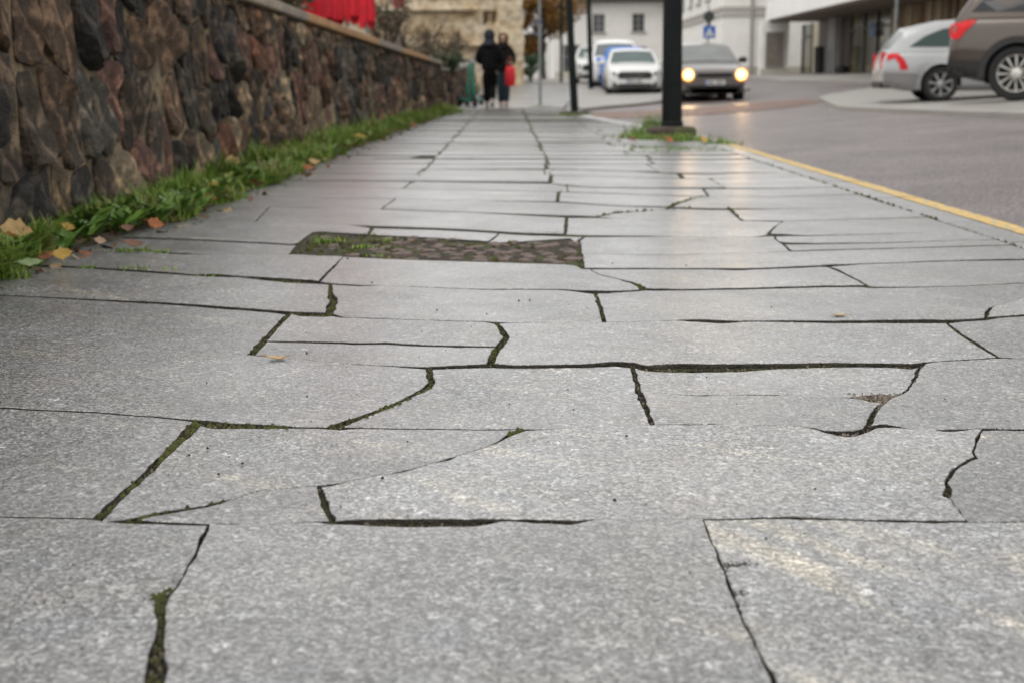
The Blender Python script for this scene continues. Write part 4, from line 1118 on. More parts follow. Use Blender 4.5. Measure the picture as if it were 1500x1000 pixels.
    # wheels
    for cx in ax:
        for s_ in (1, -1):
            yo = hw(cx)*1.0-.015
            b = MB(); b.lathe([(Ra*.99, -.30), (Ra*.99, -.02)], 28, (cx, s_*(yo-.0) if s_ > 0 else -yo+.32, r), 'Y') if False else None
            a = MB(); q = [(Ra*1.0*math.cos(t), Ra*1.0*math.sin(t)) for t in np.linspace(-.35, PI+.35, 26)]
            A = [Vector((cx+c, s_*(yo-.03), r+d)) for c, d in q]; D = [Vector((cx+c, s_*(yo-.42), r+d)) for c, d in q]; nn = len(q)
            a.add(A+D, [(i, i+1, nn+i+1, nn+i) for i in range(nn-1)]+[tuple(range(nn, 2*nn))]); a.build('wheel_arch', TRIM, root)
            if sp.get('flare'):
                a = MB(); ro = Ra*1.2; q = np.linspace(-.12, PI+.12, 26)
                v = []
                for t in q: v += [(cx+Ra*.985*math.cos(t), s_*(yo-.02), r+Ra*.985*math.sin(t)), (cx+Ra*.985*math.cos(t), s_*(yo+.028), r+Ra*.985*math.sin(t)), (cx+ro*math.cos(t), s_*(yo+.022), r+ro*math.sin(t)), (cx+ro*math.cos(t), s_*(yo-.02), r+ro*math.sin(t))]
                a.add(v, [(4*i+k, 4*i+4+k, 4*i+4+(k+1)%4, 4*i+(k+1)%4) for i in range(len(q)-1) for k in range(4)]); a.build('arch_trim', TRIM, root)
            wy = s_*(yo-.11)
            wt = MB(); wt.lathe([(r*.60,-.105),(r*.93,-.11),(r*.985,-.085),(r,-.04),(r,.04),(r*.985,.085),(r*.93,.11),(r*.68,.105),(r*.66,.05),(r*.3,.03)] if s_ > 0 else [(r*.3,-.03),(r*.66,-.05),(r*.68,-.105),(r*.93,-.11),(r*.985,-.085),(r,-.04),(r,.04),(r*.985,.085),(r*.93,.11),(r*.6,.105)], 36, axis='Y')
            w_ = sharp(wt.build('wheel', TYRE, root, loc=(cx, wy, r)), 35)
            rim = MB(); rr = r*sp.get('rimf', .68); yy = s_*.075
            rim.lathe([(rr*.93, yy-s_*.05), (rr, yy-s_*.02), (rr, yy+s_*.022), (rr*.9, yy+s_*.015), (rr*.9, yy-s_*.05)], 36, axis='Y')
            ns = sp.get('spokes', 5)
            for k in range(ns):
                t = 2*PI*k/ns+.3; sw = sp.get('sw', .36); 
                def pt(rad, an, o): return Vector((rad*math.cos(an), yy+s_*o, rad*math.sin(an)))
                for dd in ((-.5, .5) if sp.get('twin') else (0,)):
                    a0, a1 = t+dd*.30, t+dd*(.55 if sp.get('twin') else 0)
                    rim.add([pt(rr*.16, a0-sw*.9, .02), pt(rr*.16, a0+sw*.9, .02), pt(rr*.93, a1+sw*.28, .01), pt(rr*.93, a1-sw*.28, .01), pt(rr*.16, a0-sw*.9, -.02), pt(rr*.16, a0+sw*.9, -.02), pt(rr*.93, a1+sw*.28, -.02), pt(rr*.93, a1-sw*.28, -.02)],
                            [(0,1,2,3),(7,6,5,4),(0,3,7,4),(1,0,4,5),(2,1,5,6),(3,2,6,7)])
            rim.lathe([(rr*.26, yy-s_*.02), (rr*.26, yy+s_*.024), (rr*.14, yy+s_*.034)], 20, axis='Y')
            sharp(rim.build('rim', sp['rim'], w_), 30)
    # the panels that the photo shows
    def panel(poly, fn, nm, m2, out_, back, step=.07):
        """thin panel that follows the curved body: fn(a, b, lift) -> point"""
        ring = resample(poly, step); bm = bmesh.new(); bv = [bm.verts.new((p, q, 0)) for p, q in ring]
        bmesh.ops.triangulate(bm, faces=[bm.faces.new(bv)])
        for _ in range(3):
            es = [e for e in bm.edges if e.calc_length() > step*1.6]
            if not es: break
            bmesh.ops.subdivide_edges(bm, edges=es, cuts=1); bmesh.ops.triangulate(bm, faces=[f for f in bm.faces if len(f.verts) > 3])
        r = bmesh.ops.extrude_edge_only(bm, edges=[e for e in bm.edges if e.is_boundary])
        ext = {g for g in r['geom'] if isinstance(g, bmesh.types.BMVert)}
        for v in bm.verts: v.co = fn(v.co.x, v.co.y, -back if v in ext else out_)
        bmesh.ops.recalc_face_normals(bm, faces=bm.faces)
        me = bpy.data.meshes.new(nm); bm.to_mesh(me); bm.free(); me.materials.append(m2); o = bpy.data.objects.new(nm, me); C.objects.link(o); return o
    def patch_(poly, s_, nm, m2, out_=.015, parent=None):
        def fn(x, z, l):
            x = max(-hl+.004, min(hl-.004, x)); tt = (z-zb(x))/(zt(x)-zb(x))
            return (x, s_*(hw(x)*interp(prof, max(0, min(.99, tt)))+l), z)
        o = panel(poly, fn, nm, m2, out_, .02); o.parent = parent or root; return o
    def face(poly, front, nm, m2, out_=.012, parent=None):
        """panel on the nose or the tail (y, z outline), following its curve in plan"""
        def fn(y, z, l):
            lo, hi = hl*.5, hl
            for _ in range(24):
                md = (lo+hi)/2
                tt = max(0, min(.99, (z-zb(md))/(zt(md)-zb(md))))
                if hw(md)*interp(prof, tt) > abs(y)*1.01: lo = md
                else: hi = md
            return ((hi+l)*(1 if front else -1), y, z)
        o = panel(poly, fn, nm, m2, out_, .03); o.parent = parent or root; return o
    for s_ in (1, -1):
        if 'mirror' in sp:
            x, z = sp['mirror']; b = MB(); b.bbox((x, s_*(W/2+.08), z), (.12, .20, .14), .03); b.bbox((x, s_*(W/2-.04), z-.03), (.06, .14, .05), .012); sharp(b.build('wing_mirror', sp.get('mirm', col), root))
        for x, z in sp.get('handles', []):
            b = MB(); b.bbox((x, s_*(hw(x)+.01), z), (.19, .035, .035), .01); b.build('door_handle', sp.get('hmat', col), root)
        for x in sp.get('seams', []):
            patch_([(x-.006, .36),(x+.006, .36),(x+.006, zt(x)-.06),(x-.006, zt(x)-.06)], s_, 'door_gap', TRIM, .002)
        if cz: patch_([(-hl+.02, zb(-hl)+.03),(hl-.02, zb(hl)+.03),(hl-.02, cz),(-hl+.02, cz)], s_, 'cladding', sp.get('cladm', TRIM), .008) if sp.get('cladfull') else None
        for q in sp.get('side', []): patch_(q[0], s_, q[1], q[2])
    for q in sp.get('front', []):
        for s_ in ((1, -1) if q[3:] and q[3] else (1,)): face([(y*s_, z) for y, z in q[0]], True, q[1], q[2])
    for q in sp.get('rear', []):
        for s_ in ((1, -1) if q[3:] and q[3] else (1,)): face([(y*s_, z) for y, z in q[0]], False, q[1], q[2])
    if 'plate_f' in sp:
        z = sp['plate_f']; xx = hl+.02
        b = MB(); b.bbox((xx, 0, z), (.014, .52, .115), .004); p = b.build('number_plate', PLATE, root)
        b = MB(); b.box((xx+.009, -.235, z), (.004, .045, .105)); b.build('plate_band', BLUEP, p)
        b = MB()
        for yv in (-.17,-.11,-.05, .06,.12,.18): b.box((xx+.009, yv, z), (.003, .035, .07))
        tag(b.build('plate_characters', INKP, p), kind='stuff')
    return root, face, patch_, hw
def sedan_deck(hl, nose, hood, cowl, trunk, tail):
    return [(-hl, tail), (-hl+.08, trunk-.02), (-hl+.25, trunk), (.75, cowl), (1.0, cowl-.005), (hl-.55, hood), (hl-.15, hood-.07), (hl, nose)]

# --- the oncoming car with lit headlights
BRZ = paint('bronze_grey_paint', (.135,.12,.108), .5, .32)
LIT = mat('lit_headlight', (1,.9,.7), .3, emit=(1.0,.5,.12), estr=3.6); AMB = mat('amber_halo_glow', (.6,.3,.1), .3, emit=(1.0,.30,.03), estr=.9)  # AMB: emissive amber that imitates the halo round each lit headlight
gl = mat('halo_amber', (.6,.35,.12), .2)
spA = dict(L=4.45, W=1.76, r=.315, ax=(1.32,-1.28), paint=BRZ, zb=.17, pe=.2, deck=[(-2.22,.72),(-2.12,.97),(-1.9,1.0),(.75,.98),(1.05,.96),(1.7,.87),(2.08,.78),(2.22,.70)],
  gh=[(1.05,.95),(.3,1.42),(-.2,1.475),(-.9,1.44),(-1.75,1.0)], ws=(1.0,.36), rs=(-1.0,-1.68), win=[[(.72,1.0),(.22,1.34),(-.25,1.38),(-.28,1.0)],[(-.34,1.0),(-.32,1.38),(-.9,1.33),(-1.15,1.02)]],
  rim=alloy('rim_grey', (.3,.3,.3)), mirror=(.72,1.04), mirm=TRIM, plate_f=.46, handles=[(-.12,.86),(-1.0,.87)], seams=[.75,-.3,-1.15], rake=.12, glass=mat('windscreen_grey', (.16,.17,.165), .1, spec=.7, var=.2, scale=2),
  front=[([(-.40,.60),(.40,.60),(.46,.70),(-.46,.70)], 'grille', TRIM), ([(-.62,.20),(.62,.20),(.66,.40),(-.66,.40)], 'lower_intake', TRIM), ([(-.85,.28),(-.70,.28),(-.70,.40),(-.84,.40)], 'fog_lamp', TRIM, True), ([(-.44,.665),(.44,.665),(.45,.685),(-.45,.685)], 'grille_bar', CHROME),([(-.87,.19),(.87,.19),(.88,.33),(-.88,.33)],'bumper',TRIM)])
xA, yA = 5.17, 33.2
root, face, pat, _h = make_car(spA, (xA, yA+2.2, G(xA, yA)+.01), R_(-90), 'bronze grey car driving towards the camera with both headlights lit', name='moving_car')
lamps = []
for s_ in (1, -1):
    hd = face([(s_*.50,.585),(s_*.83,.62),(s_*.85,.72),(s_*.52,.725)], True, 'headlight', LENS)
    b = MB(); b.lathe([(.125,-.01),(.125,.012),(.09,.022)], 24, (2.235, s_*.665, .655), 'X'); b.build('lit_lamp', LIT, hd); b = MB(); b.lathe([(.165,-.012),(.165,.002),(.12,.006)], 24, (2.232, s_*.665, .655), 'X'); b.build('lamp_halo', AMB, hd)  # outer ring is added: the headlight's halo built as a glowing shape
    ld = bpy.data.lights.new('headlamp', 'SPOT'); lo = bpy.data.objects.new('headlamp', ld); C.objects.link(lo); lo.parent = root
    ld.energy = 55; ld.color = (1, .62, .27); ld.shadow_soft_size = .11; ld.spot_size = R_(32); ld.spot_blend = .8
    lo.location = (2.30, s_*.665, .655); lo.rotation_euler = Vector((-1, .14, .035)).to_track_quat('Z', 'Y').to_euler()

# --- parked silver estate, rear towards the street
SIL = paint('silver_paint', (.36,.365,.37), .3, .34)
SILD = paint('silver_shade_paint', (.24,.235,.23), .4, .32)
GRNG = mat('green_tinted_glass', (.025,.05,.044), .12, spec=.4)
spW = dict(L=4.35, W=1.76, r=.315, ax=(1.40,-1.15), paint=SIL, zb=.19, pe=.12, deck=[(-2.17,.74),(-2.12,.86),(-1.9,.90),(.7,.92),(1.0,.90),(1.7,.82),(2.05,.74),(2.17,.62)],
  gh=[(1.15,.88),(.3,1.40),(-.4,1.47),(-1.2,1.42),(-1.72,1.31),(-1.80,1.29),(-2.10,.88)], ws=(1.05,.36), rs=(-1.83,-2.06),
  win=[[(.8,.94),(.25,1.32),(-.05,1.36),(-.08,.95)],[(-.14,.95),(-.12,1.37),(-.72,1.36),(-.80,.96)],[(-.90,.965),(-.83,1.34),(-1.15,1.285),(-1.45,1.16),(-1.72,.975)]],
  rim=alloy('rim_silver', (.40,.40,.40)), spokes=7, sw=.42, rimf=.72, glass=GRNG, mirror=(.75,1.0), handles=[(-.95,.80),(.1,.78)], hmat=TRIM, seams=[-.12], tumble=.34,
  side=[([(-2.10,.83),(-2.04,.875),(-1.90,.86),(-1.80,.75),(-1.74,.63),(-1.74,.57),(-1.87,.57),(-1.89,.67),(-1.97,.78),(-2.11,.73)], 'tail_lamp', REDL), ([(-2.14,.27),(-1.60,.25),(-1.54,.50),(-2.14,.52)], 'bumper', SILD), ([(-.88,.21),(.88,.21),(.88,.28),(-.88,.28)], 'sill', SILD)],
  rear=[([(.55,.60),(.80,.60),(.80,.86),(.62,.88)], 'tail_lamp', REDL, True), ([(-.7,.24),(.7,.24),(.7,.36),(-.7,.36)], 'bumper_insert', TRIM), ([(-.26,.58),(.26,.58),(.26,.70),(-.26,.70)], 'number_plate', PLATE)])
def from_wheel(px, d, zoff, axx, yaw, W, r):
    """car origin so that its near rear wheel stands at photo column px, distance d"""
    x = at(px, d, .3); z = G(x, d)+zoff
    # near side is local -y when the car heads to the right
    q = Vector((axx, -(W/2-.1), 0)); q = Matrix.Rotation(yaw, 3, 'Z') @ q
    return Vector((x, d, z))-q
o = from_wheel(1376, 23.9, .062, -1.15, R_(-9), 1.76, .315)
make_car(spW, o, R_(-9), 'silver estate car parked with its tail to the street behind the brown car', 'cars parked on the far pavement')
# spoiler lip is part of the roof line; antenna base
# --- big brown crossover
BRN = paint('brown_paint', (.078,.06,.048), .45, .33)
GLD = mat('dark_tinted_glass', (.012,.013,.014), .08, spec=.5)
spS = dict(L=4.95, W=1.96, r=.38, ax=(1.38,-1.55), paint=BRN, zb=.26, pe=.10, deck=[(-2.47,.90),(-2.44,1.09),(-2.2,1.17),(.7,1.16),(1.0,1.12),(1.8,1.0),(2.3,.90),(2.47,.74)],
  gh=[(1.3,1.09),(.4,1.68),(-.4,1.79),(-1.6,1.75),(-2.0,1.68),(-2.12,1.62),(-2.42,1.13)], ws=(1.2,.48), rs=(-2.12,-2.36),
  win=[[(.95,1.21),(.35,1.60),(-.1,1.66),(-.12,1.21)],[(-.2,1.21),(-.18,1.66),(-1.0,1.64),(-1.08,1.22)],[(-1.16,1.22),(-1.08,1.63),(-1.72,1.59),(-1.92,1.54),(-2.2,1.24)]],
  rim=alloy('rim_bright', (.58,.56,.52)), spokes=6, sw=.17, twin=True, rimf=.72, glass=GLD, mirror=(.85,1.12), flare=True, handles=[(-1.05,.98),(.05,.97)], seams=[-.15,-1.12], tumble=.30,
  side=[([(-2.455,1.02),(-2.42,1.115),(-2.12,1.13),(-2.17,1.06),(-2.26,.98),(-2.33,.88),(-2.42,.86),(-2.455,.90)], 'tail_lamp', REDL), ([(-2.45,.37),(-1.96,.31),(-1.96,.50),(-2.05,.56),(-2.45,.58)], 'lower_bumper', TRIM), ([(-.98,.28),(.98,.28),(.98,.42),(-.98,.42)], 'sill_trim', TRIM)],
  rear=[([(.62,.92),(.93,.86),(.93,1.06),(.55,1.08)], 'tail_lamp', REDL, True), ([(-.85,.32),(.85,.32),(.88,.6),(-.88,.6)], 'lower_bumper', TRIM), ([(-.26,.76),(.26,.76),(.26,.88),(-.26,.88)], 'number_plate', PLATE)])
o = from_wheel(1486, 18.7, .062, -1.55, R_(-22), 1.96, .38)
make_car(spS, o, R_(-22), 'large brown crossover with bright alloy wheels parked at the right edge', 'cars parked on the far pavement')
# --- parked row of pale cars beyond the crossing
WHT = paint('white_paint', (.66,.66,.64), .0, .3)
BLU = mat('blue_paint', (.004,.15,.62), .45, spec=.25, var=.04, scale=2)
spM = dict(L=4.3, W=1.80, r=.32, ax=(1.35,-1.3), paint=WHT, zb=.16, pe=.2, deck=[(-2.15,.74),(-2.05,.98),(-1.8,1.0),(.75,.98),(1.0,.96),(1.7,.87),(2.0,.78),(2.15,.68)],
  gh=[(1.05,.95),(.25,1.38),(-.3,1.44),(-1.1,1.40),(-2.05,1.0)], ws=(1.0,.32), rs=(-1.2,-1.95), win=[[(.72,1.0),(.2,1.30),(-.25,1.34),(-.28,1.0)],[(-.34,1.0),(-.32,1.34),(-.95,1.3),(-1.2,1.02)]],
  rim=alloy('rim_dark', (.15,.15,.15)), mirror=(.72,1.02), rake=.1, plate_f=.42, glass=mat('windscreen_teal', (.05,.085,.08), .1, spec=.6, var=.3, scale=2), handles=[(-.12,.86)], seams=[.75,-.3],
  front=[([(-.50,.48),(.50,.48),(.56,.62),(.44,.70),(-.44,.70),(-.56,.62)], 'grille', TRIM), ([(-.36,.58),(.36,.58),(.36,.61),(-.36,.61)], 'grille_bar', CHROME), ([(-.84,.27),(-.56,.22),(-.56,.30),(-.66,.40),(-.84,.41)], 'side_intake', TRIM, True), ([(-.5,.20),(.5,.20),(.54,.33),(-.54,.33)], 'lower_intake', TRIM), ([(-.86,.66),(-.60,.58),(-.58,.66),(-.80,.75)], 'headlight', mat('headlight_dark', (.08,.085,.09), .12), True)])
def park(sp, px, d, label, rz=-90, zoff=.072):
    x = at(px, d, .3); z = G(x, d)+zoff
    q = Matrix.Rotation(R_(rz), 3, 'Z') @ Vector((sp['L']/2, 0, 0))
    return make_car(sp, Vector((x, d, z))-q, R_(rz), label, 'cars parked beyond the crossing')
park(spM, 930, 41.5, 'white saloon car with a wide dark grille parked behind the thick black post', -92)
spV = dict(spM); spV.update(L=4.4, W=1.84, r=.35, ax=(1.35,-1.3), deck=[(-2.2,.8),(-2.1,1.0),(-1.8,1.06),(.7,1.06),(1.0,1.04),(1.75,.98),(2.1,.88),(2.2,.74)],
  gh=[(1.15,1.02),(.45,1.55),(-.2,1.66),(-1.5,1.62),(-2.15,1.05)], ws=(1.08,.52), rs=(-1.6,-2.05), win=[[(.8,1.1),(.36,1.5),(-.2,1.55),(-.22,1.1)],[(-.3,1.1),(-.28,1.55),(-1.1,1.52),(-1.3,1.12)]], mirror=(.8,1.12), tumble=.28, plate_f=.5, glass=mat('windscreen_pale', (.10,.12,.12), .1, spec=.6),
  front=[([(-.50,.62),(.50,.62),(.54,.78),(-.54,.78)], 'grille', TRIM), ([(-.6,.24),(.6,.24),(.66,.40),(-.66,.40)], 'lower_intake', TRIM), ([(-.86,.72),(-.58,.70),(-.58,.82),(-.84,.86)], 'headlight', LENS, True)])
park(spV, 903, 46.5, 'tall white car with roof rails standing behind the white saloon', -92)
spB = dict(spM); spB.update(paint=BLU, L=4.0, W=1.7)
spB['front'] = [([(-.5,.50),(.5,.50),(.52,.62),(-.52,.62)], 'grille', TRIM), ([(-.5,.24),(.5,.24),(.54,.36),(-.54,.36)], 'lower_intake', TRIM), ([(-.80,.64),(-.56,.60),(-.56,.70),(-.78,.74)], 'headlight', LENS, True)]
park(spB, 920, 44.2, 'blue car almost hidden between the two white cars', -92)
spH = dict(spM); spH.update(L=4.1, W=1.75)
park(spH, 874, 50.5, 'white car at the left end of the parked row, half behind the upright post', -92)
# roof rails on the tall white car and brown crossover are left to their parts
def rails(car, x0, x1, y, z, m_):
    for s_ in (1, -1):
        b = MB(); b.tube([(x0, s_*y, z-.05), (x0-.08, s_*y, z), (x1+.08, s_*y, z), (x1, s_*y, z-.05)], .016, 6); b.build('roof_rail', m_, car)
for o in list(C.objects):
    if o.parent is None and o.get('label', '').startswith('tall white car'): rails(o, .2, -1.5, .58, 1.70, CHROME)

# ================================================================== PEOPLE
def skin_mesh(name, V, E, rad, m_, parent, sub=2, root_i=0):
    me = bpy.data.meshes.new(name); me.from_pydata([Vector(v) for v in V], E, []); o = bpy.data.objects.new(name, me); C.objects.link(o)
    mo = o.modifiers.new('skin', 'SKIN'); mo.use_smooth_shade = True
    sv = me.skin_vertices[0].data
    for i, r in enumerate(rad): sv[i].radius = r if isinstance(r, tuple) else (r, r); sv[i].use_root = (i == root_i)
    s2 = o.modifiers.new('sub', 'SUBSURF'); s2.levels = sub; s2.render_levels = sub
    dg = bpy.context.evaluated_depsgraph_get(); dg.update(); ev = o.evaluated_get(dg); nm = bpy.data.meshes.new_from_object(ev)
    o.modifiers.clear(); o.data = nm; nm.materials.clear(); nm.materials.append(m_)
    nm.polygons.foreach_set('use_smooth', [True]*len(nm.polygons)); o.parent = parent; return o
SKIN = mat('skin', (.42,.25,.18), .5, var=.08, scale=20)
def person(loc, rz, label, J, coat, trous, shoe, hood, hair=None, pose=None, scale=1.0, long_coat=False):
    """J: joint offsets; local +Y is the way the figure faces"""
    root = empty('person', loc, rz, label, 'person'); root.scale = (scale,)*3
    P = pose
    # continuous body: pelvis, spine, neck, head, arms, legs
    V = [(0,0,.93),(0,0,1.12),(0,.005,1.32),(0,.0,1.44),(0,.01,1.52),(0,.025,1.60),(0,.03,1.69),(0,.02,1.745)]
    E = [(0,1),(1,2),(2,3),(3,4),(4,5),(5,6),(6,7)]; Rr = [(.13,.10),(.125,.095),(.15,.105),(.09,.075),(.055,.058),(.072,.085),(.078,.092),(.04,.05)]
    for s_ in (1, -1):
        a = P['armR' if s_ > 0 else 'armL']; k = len(V)
        V += [(s_*.17,0,1.41)]+[tuple(q) for q in a]; Rr += [.058,.045,.033,.03]; E += [(2,k),(k,k+1),(k+1,k+2),(k+2,k+3)]
        l = P['legR' if s_ > 0 else 'legL']; k = len(V)
        V += [(s_*.09,0,.88)]+[tuple(q) for q in l]; Rr += [.088,.058,.042,.04]; E += [(0,k),(k,k+1),(k+1,k+2),(k+2,k+3)]
    body = skin_mesh('body', V, E, Rr, SKIN, root, 2)
    # face: nose, eyes, mouth, ears
    b = MB(); b.add([(-.016,.118,1.628),(.016,.118,1.628),(0,.147,1.632),(0,.116,1.675)], [(0,1,2),(0,2,3),(1,3,2)])
    for s_ in (1,-1): b.lathe([(.012,-.012),(.02,0),(.012,.012)], 8, (s_*.083,.02,1.655), 'X')
    b.build('nose_and_ears', SKIN, body, True)
    b = MB()
    for s_ in (1,-1): b.lathe([(.004,-.006),(.013,0),(.004,.006)], 8, (s_*.032,.108,1.668), 'Y')
    b.build('eyes', mat('eyes', (.03,.025,.02), .3), body)
    b = MB(); b.bbox((0,.108,1.592),(.045,.012,.012),.004); b.build('mouth', mat('lips', (.3,.1,.09), .5), body)
    # hands with fingers
    for s_ in (1,-1):
        a = P['armR' if s_ > 0 else 'armL']; w_, h_ = Vector(a[1]), Vector(a[2]); d = (h_-w_).normalized()
        HV = [h_-d*.03, h_+d*.05]; HE = [(0,1)]; HR = [(.03,.018),(.036,.018)]
        sd = Vector((0,1,0)) if abs(d.y) < .8 else Vector((1,0,0)); sd = (sd-d*sd.dot(d)).normalized(); nn = d.cross(sd)
        for q, L in enumerate((.068,.078,.073,.055)):
            k = len(HV); o0 = h_+d*.055+sd*(.027-.018*q); HV += [o0, o0+d*L*.55+nn*.006*s_, o0+d*L*.95+nn*.022*s_]; HR += [.0095,.0085,.007]; HE += [(1,k),(k,k+1),(k+1,k+2)]
        k = len(HV); o0 = h_+sd*.03; HV += [o0, o0+sd*.03+d*.03, o0+sd*.035+d*.06]; HR += [.012,.010,.008]; HE += [(0,k),(k,k+1),(k+1,k+2)]
        skin_mesh('hand', HV, HE, HR, SKIN, body, 1)
    # trousers
    V = [(0,0,.98),(0,0,.90)]; E = [(0,1)]; Rr = [(.155,.115),(.155,.12)]
    for s_ in (1,-1):
        l = P['legR' if s_ > 0 else 'legL']; k = len(V); hp = Vector((s_*.09,0,.84)); kn, an = Vector(l[0]), Vector(l[1])
        V += [hp, (hp+kn)/2, kn, (kn+an)/2, an+(kn-an)*.08]; Rr += [.118,.108,.092,.088,.078]; E += [(1,k),(k,k+1),(k+1,k+2),(k+2,k+3),(k+3,k+4)]
    skin_mesh('trousers', V, E, Rr, trous, root, 2)
    for s_ in (1,-1):
        l = P['legR' if s_ > 0 else 'legL']; an, toe = Vector(l[1]), Vector(l[2]); d = (toe-an); d.z = 0; d = d.normalized() if d.length > .01 else Vector((0,1,0))
        t2 = (toe-an).normalized(); heel = an - t2*.06+Vector((0,0,-.035)); 
        sh = skin_mesh('shoe', [an+Vector((0,0,.0)), heel, an+t2*.07+Vector((0,0,-.035)), toe+t2*.03+Vector((0,0,-.0))], [(0,1),(0,2),(2,3)], [(.052,.052),(.046,.042),(.048,.04),(.042,.028)], shoe, root, 2)
    # jacket with sleeves
    V = [(0,0,.79 if not long_coat else .62),(0,0,1.0),(0,-.005,1.18),(0,-.005,1.34),(0,-.005,1.44),(0,0,1.49)]; E = [(i,i+1) for i in range(5)]
    Rr = [(.205,.15),(.215,.165),(.225,.17),(.225,.16),(.17,.125),(.10,.09)]
    for s_ in (1,-1):
        a = P['armR' if s_ > 0 else 'armL']; k = len(V); e_, w_ = Vector(a[0]), Vector(a[1]); sh_ = Vector((s_*.19,0,1.40))
        V += [sh_, (sh_+e_)/2, e_, (e_+w_)/2, w_]; Rr += [.10,.095,.088,.078,.06]; E += [(3,k),(k,k+1),(k+1,k+2),(k+2,k+3),(k+3,k+4)]
    skin_mesh('jacket', V, E, Rr, coat, root, 2)
    if hood:   # open at the face
        b = MB(); vs = []; nu, nv = 18, 12
        for i in range(nu+1):
            t = i/nu; th = lerp(-1.0, 1.0, t)*R_(122)     # around the head from one cheek to the other, back is 0
            for j in range(nv+1):
                ph = lerp(-.95, 1.35, j/nv)
                rr = (.128, .135, .15); vs.append((rr[0]*math.sin(th)*math.cos(ph)*1.02, .005-rr[1]*math.cos(th)*math.cos(ph)*1.06, 1.645+rr[2]*math.sin(ph)*.98))
        fs = [(i*(nv+1)+j, (i+1)*(nv+1)+j, (i+1)*(nv+1)+j+1, i*(nv+1)+j+1) for i in range(nu) for j in range(nv)]
        k = len(vs); vs2 = [(x*.93, y*.93, 1.645+(z-1.645)*.94) for x, y, z in vs]; b.add(vs, fs); b.add(vs2, [tuple(reversed(f)) for f in fs]); b.lathe([(.19,1.42),(.165,1.47),(.125,1.52),(.118,1.565),(.105,1.56),(.1,1.5)], 20, (0,-.012,0)); b.build('hood', hood, root, True)
    if hair:
        b = MB(); b.lathe([(.02,-.11),(.075,-.08),(.098,-.02),(.1,.03),(.085,.085),(.045,.12),(.01,.128)], 18, (0,-.012,1.66)); b.build('hair', hair, root, True)
    return root
DKJ = mat('black_jacket', (.006,.006,.0065), .9, spec=.12, var=.3, scale=12, bump=.3, bscale=14)
TRA = mat('black_trousers', (.005,.005,.006), .92, spec=.1, var=.2, scale=14, bump=.2, bscale=18)
TRB = mat('teal_trousers', (.012,.030,.038), .8, var=.2, scale=14)
COATB = mat('dark_brown_coat', (.013,.011,.010), .9, spec=.12, var=.3, scale=12, bump=.3, bscale=14)
SHO = mat('pale_shoes', (.33,.30,.27), .7, var=.2, scale=20); SHD = mat('grey_shoes', (.16,.15,.14), .7, var=.2, scale=20)
HOODG = mat('grey_hood', (.024,.026,.034), .9, spec=.15, var=.25, scale=12); HAIRB = mat('reddish_brown_hair', (.06,.022,.012), .6, var=.3, scale=30)
poseA = dict(armR=[(.275,-.02,1.13),(.20,.15,1.02),(.13,.20,1.02)], armL=[(-.275,-.02,1.13),(-.20,.15,1.02),(-.13,.20,1.02)],
  legR=[(.07,.09,.50),(.055,-.17,.155),(.055,-.10,.045)], legL=[(-.075,.06,.47),(-.07,.10,.09),(-.07,.25,.035)])
xa, ya = at(718, 30.6, 0), 30.6
person((xa, ya, 0), 0, 'person in a black jacket and grey hood walking away along the pavement', None, DKJ, TRA, SHO, HOODG, pose=poseA)
poseB = dict(armR=[(.25,-.04,1.14),(.23,.14,.98),(.22,.22,.95)], armL=[(-.25,.0,1.14),(-.19,.21,1.06),(-.15,.28,1.06)],
  legR=[(.07,.04,.48),(.065,-.03,.09),(.065,.13,.035)], legL=[(-.07,.14,.48),(-.065,.10,.09),(-.065,.26,.04)])
xb, yb = at(738, 31.4, 0), 31.4
person((xb, yb, 0), R_(180), 'person in a dark hooded coat facing the camera right beside the walker in black', None, COATB, TRB, SHD, mat('dark_hood', (.010,.008,.008), .9, spec=.12, var=.3, scale=12), pose=poseB, scale=.97)
def red_bag():
    x = at(747.5, 31.05, .8); root = empty('bag', (x, 31.05, .50), label='bright red soft bag carried in front of the person in the dark coat', cat='bag')
    b = MB(); prof = [(-.0,.085,.06),(.04,.115,.075),(.2,.125,.08),(.38,.11,.065),(.46,.085,.03)]; n = 16; vs = []
    for z, rx, ry in prof:
        for k in range(n):
            q = 2*PI*k/n; vs.append((rx*math.copysign(abs(math.cos(q))**.6, math.cos(q)), ry*math.copysign(abs(math.sin(q))**.7, math.sin(q))+.008*nz(z*9, k), z))
    fs = [(i*n+k, i*n+(k+1)%n, i*n+n+(k+1)%n, i*n+n+k) for i in range(len(prof)-1) for k in range(n)]+[tuple(reversed(range(n))), tuple(range((len(prof)-1)*n, len(prof)*n))]
    b.add(vs, fs); b.build('pouch', mat('red_cloth', (.62,.006,.014), .6, var=.15, scale=9, bump=.3, bscale=12), root, True)
    b = MB(); b.tube([(-.07,0,.45),(-.05,.01,.58),(-.02,.02,.68),(.02,.02,.68),(.05,.01,.58),(.07,0,.45)], .012, 6); b.build('strap', mat('brown_strap', (.18,.06,.03), .7), root, True)
red_bag()

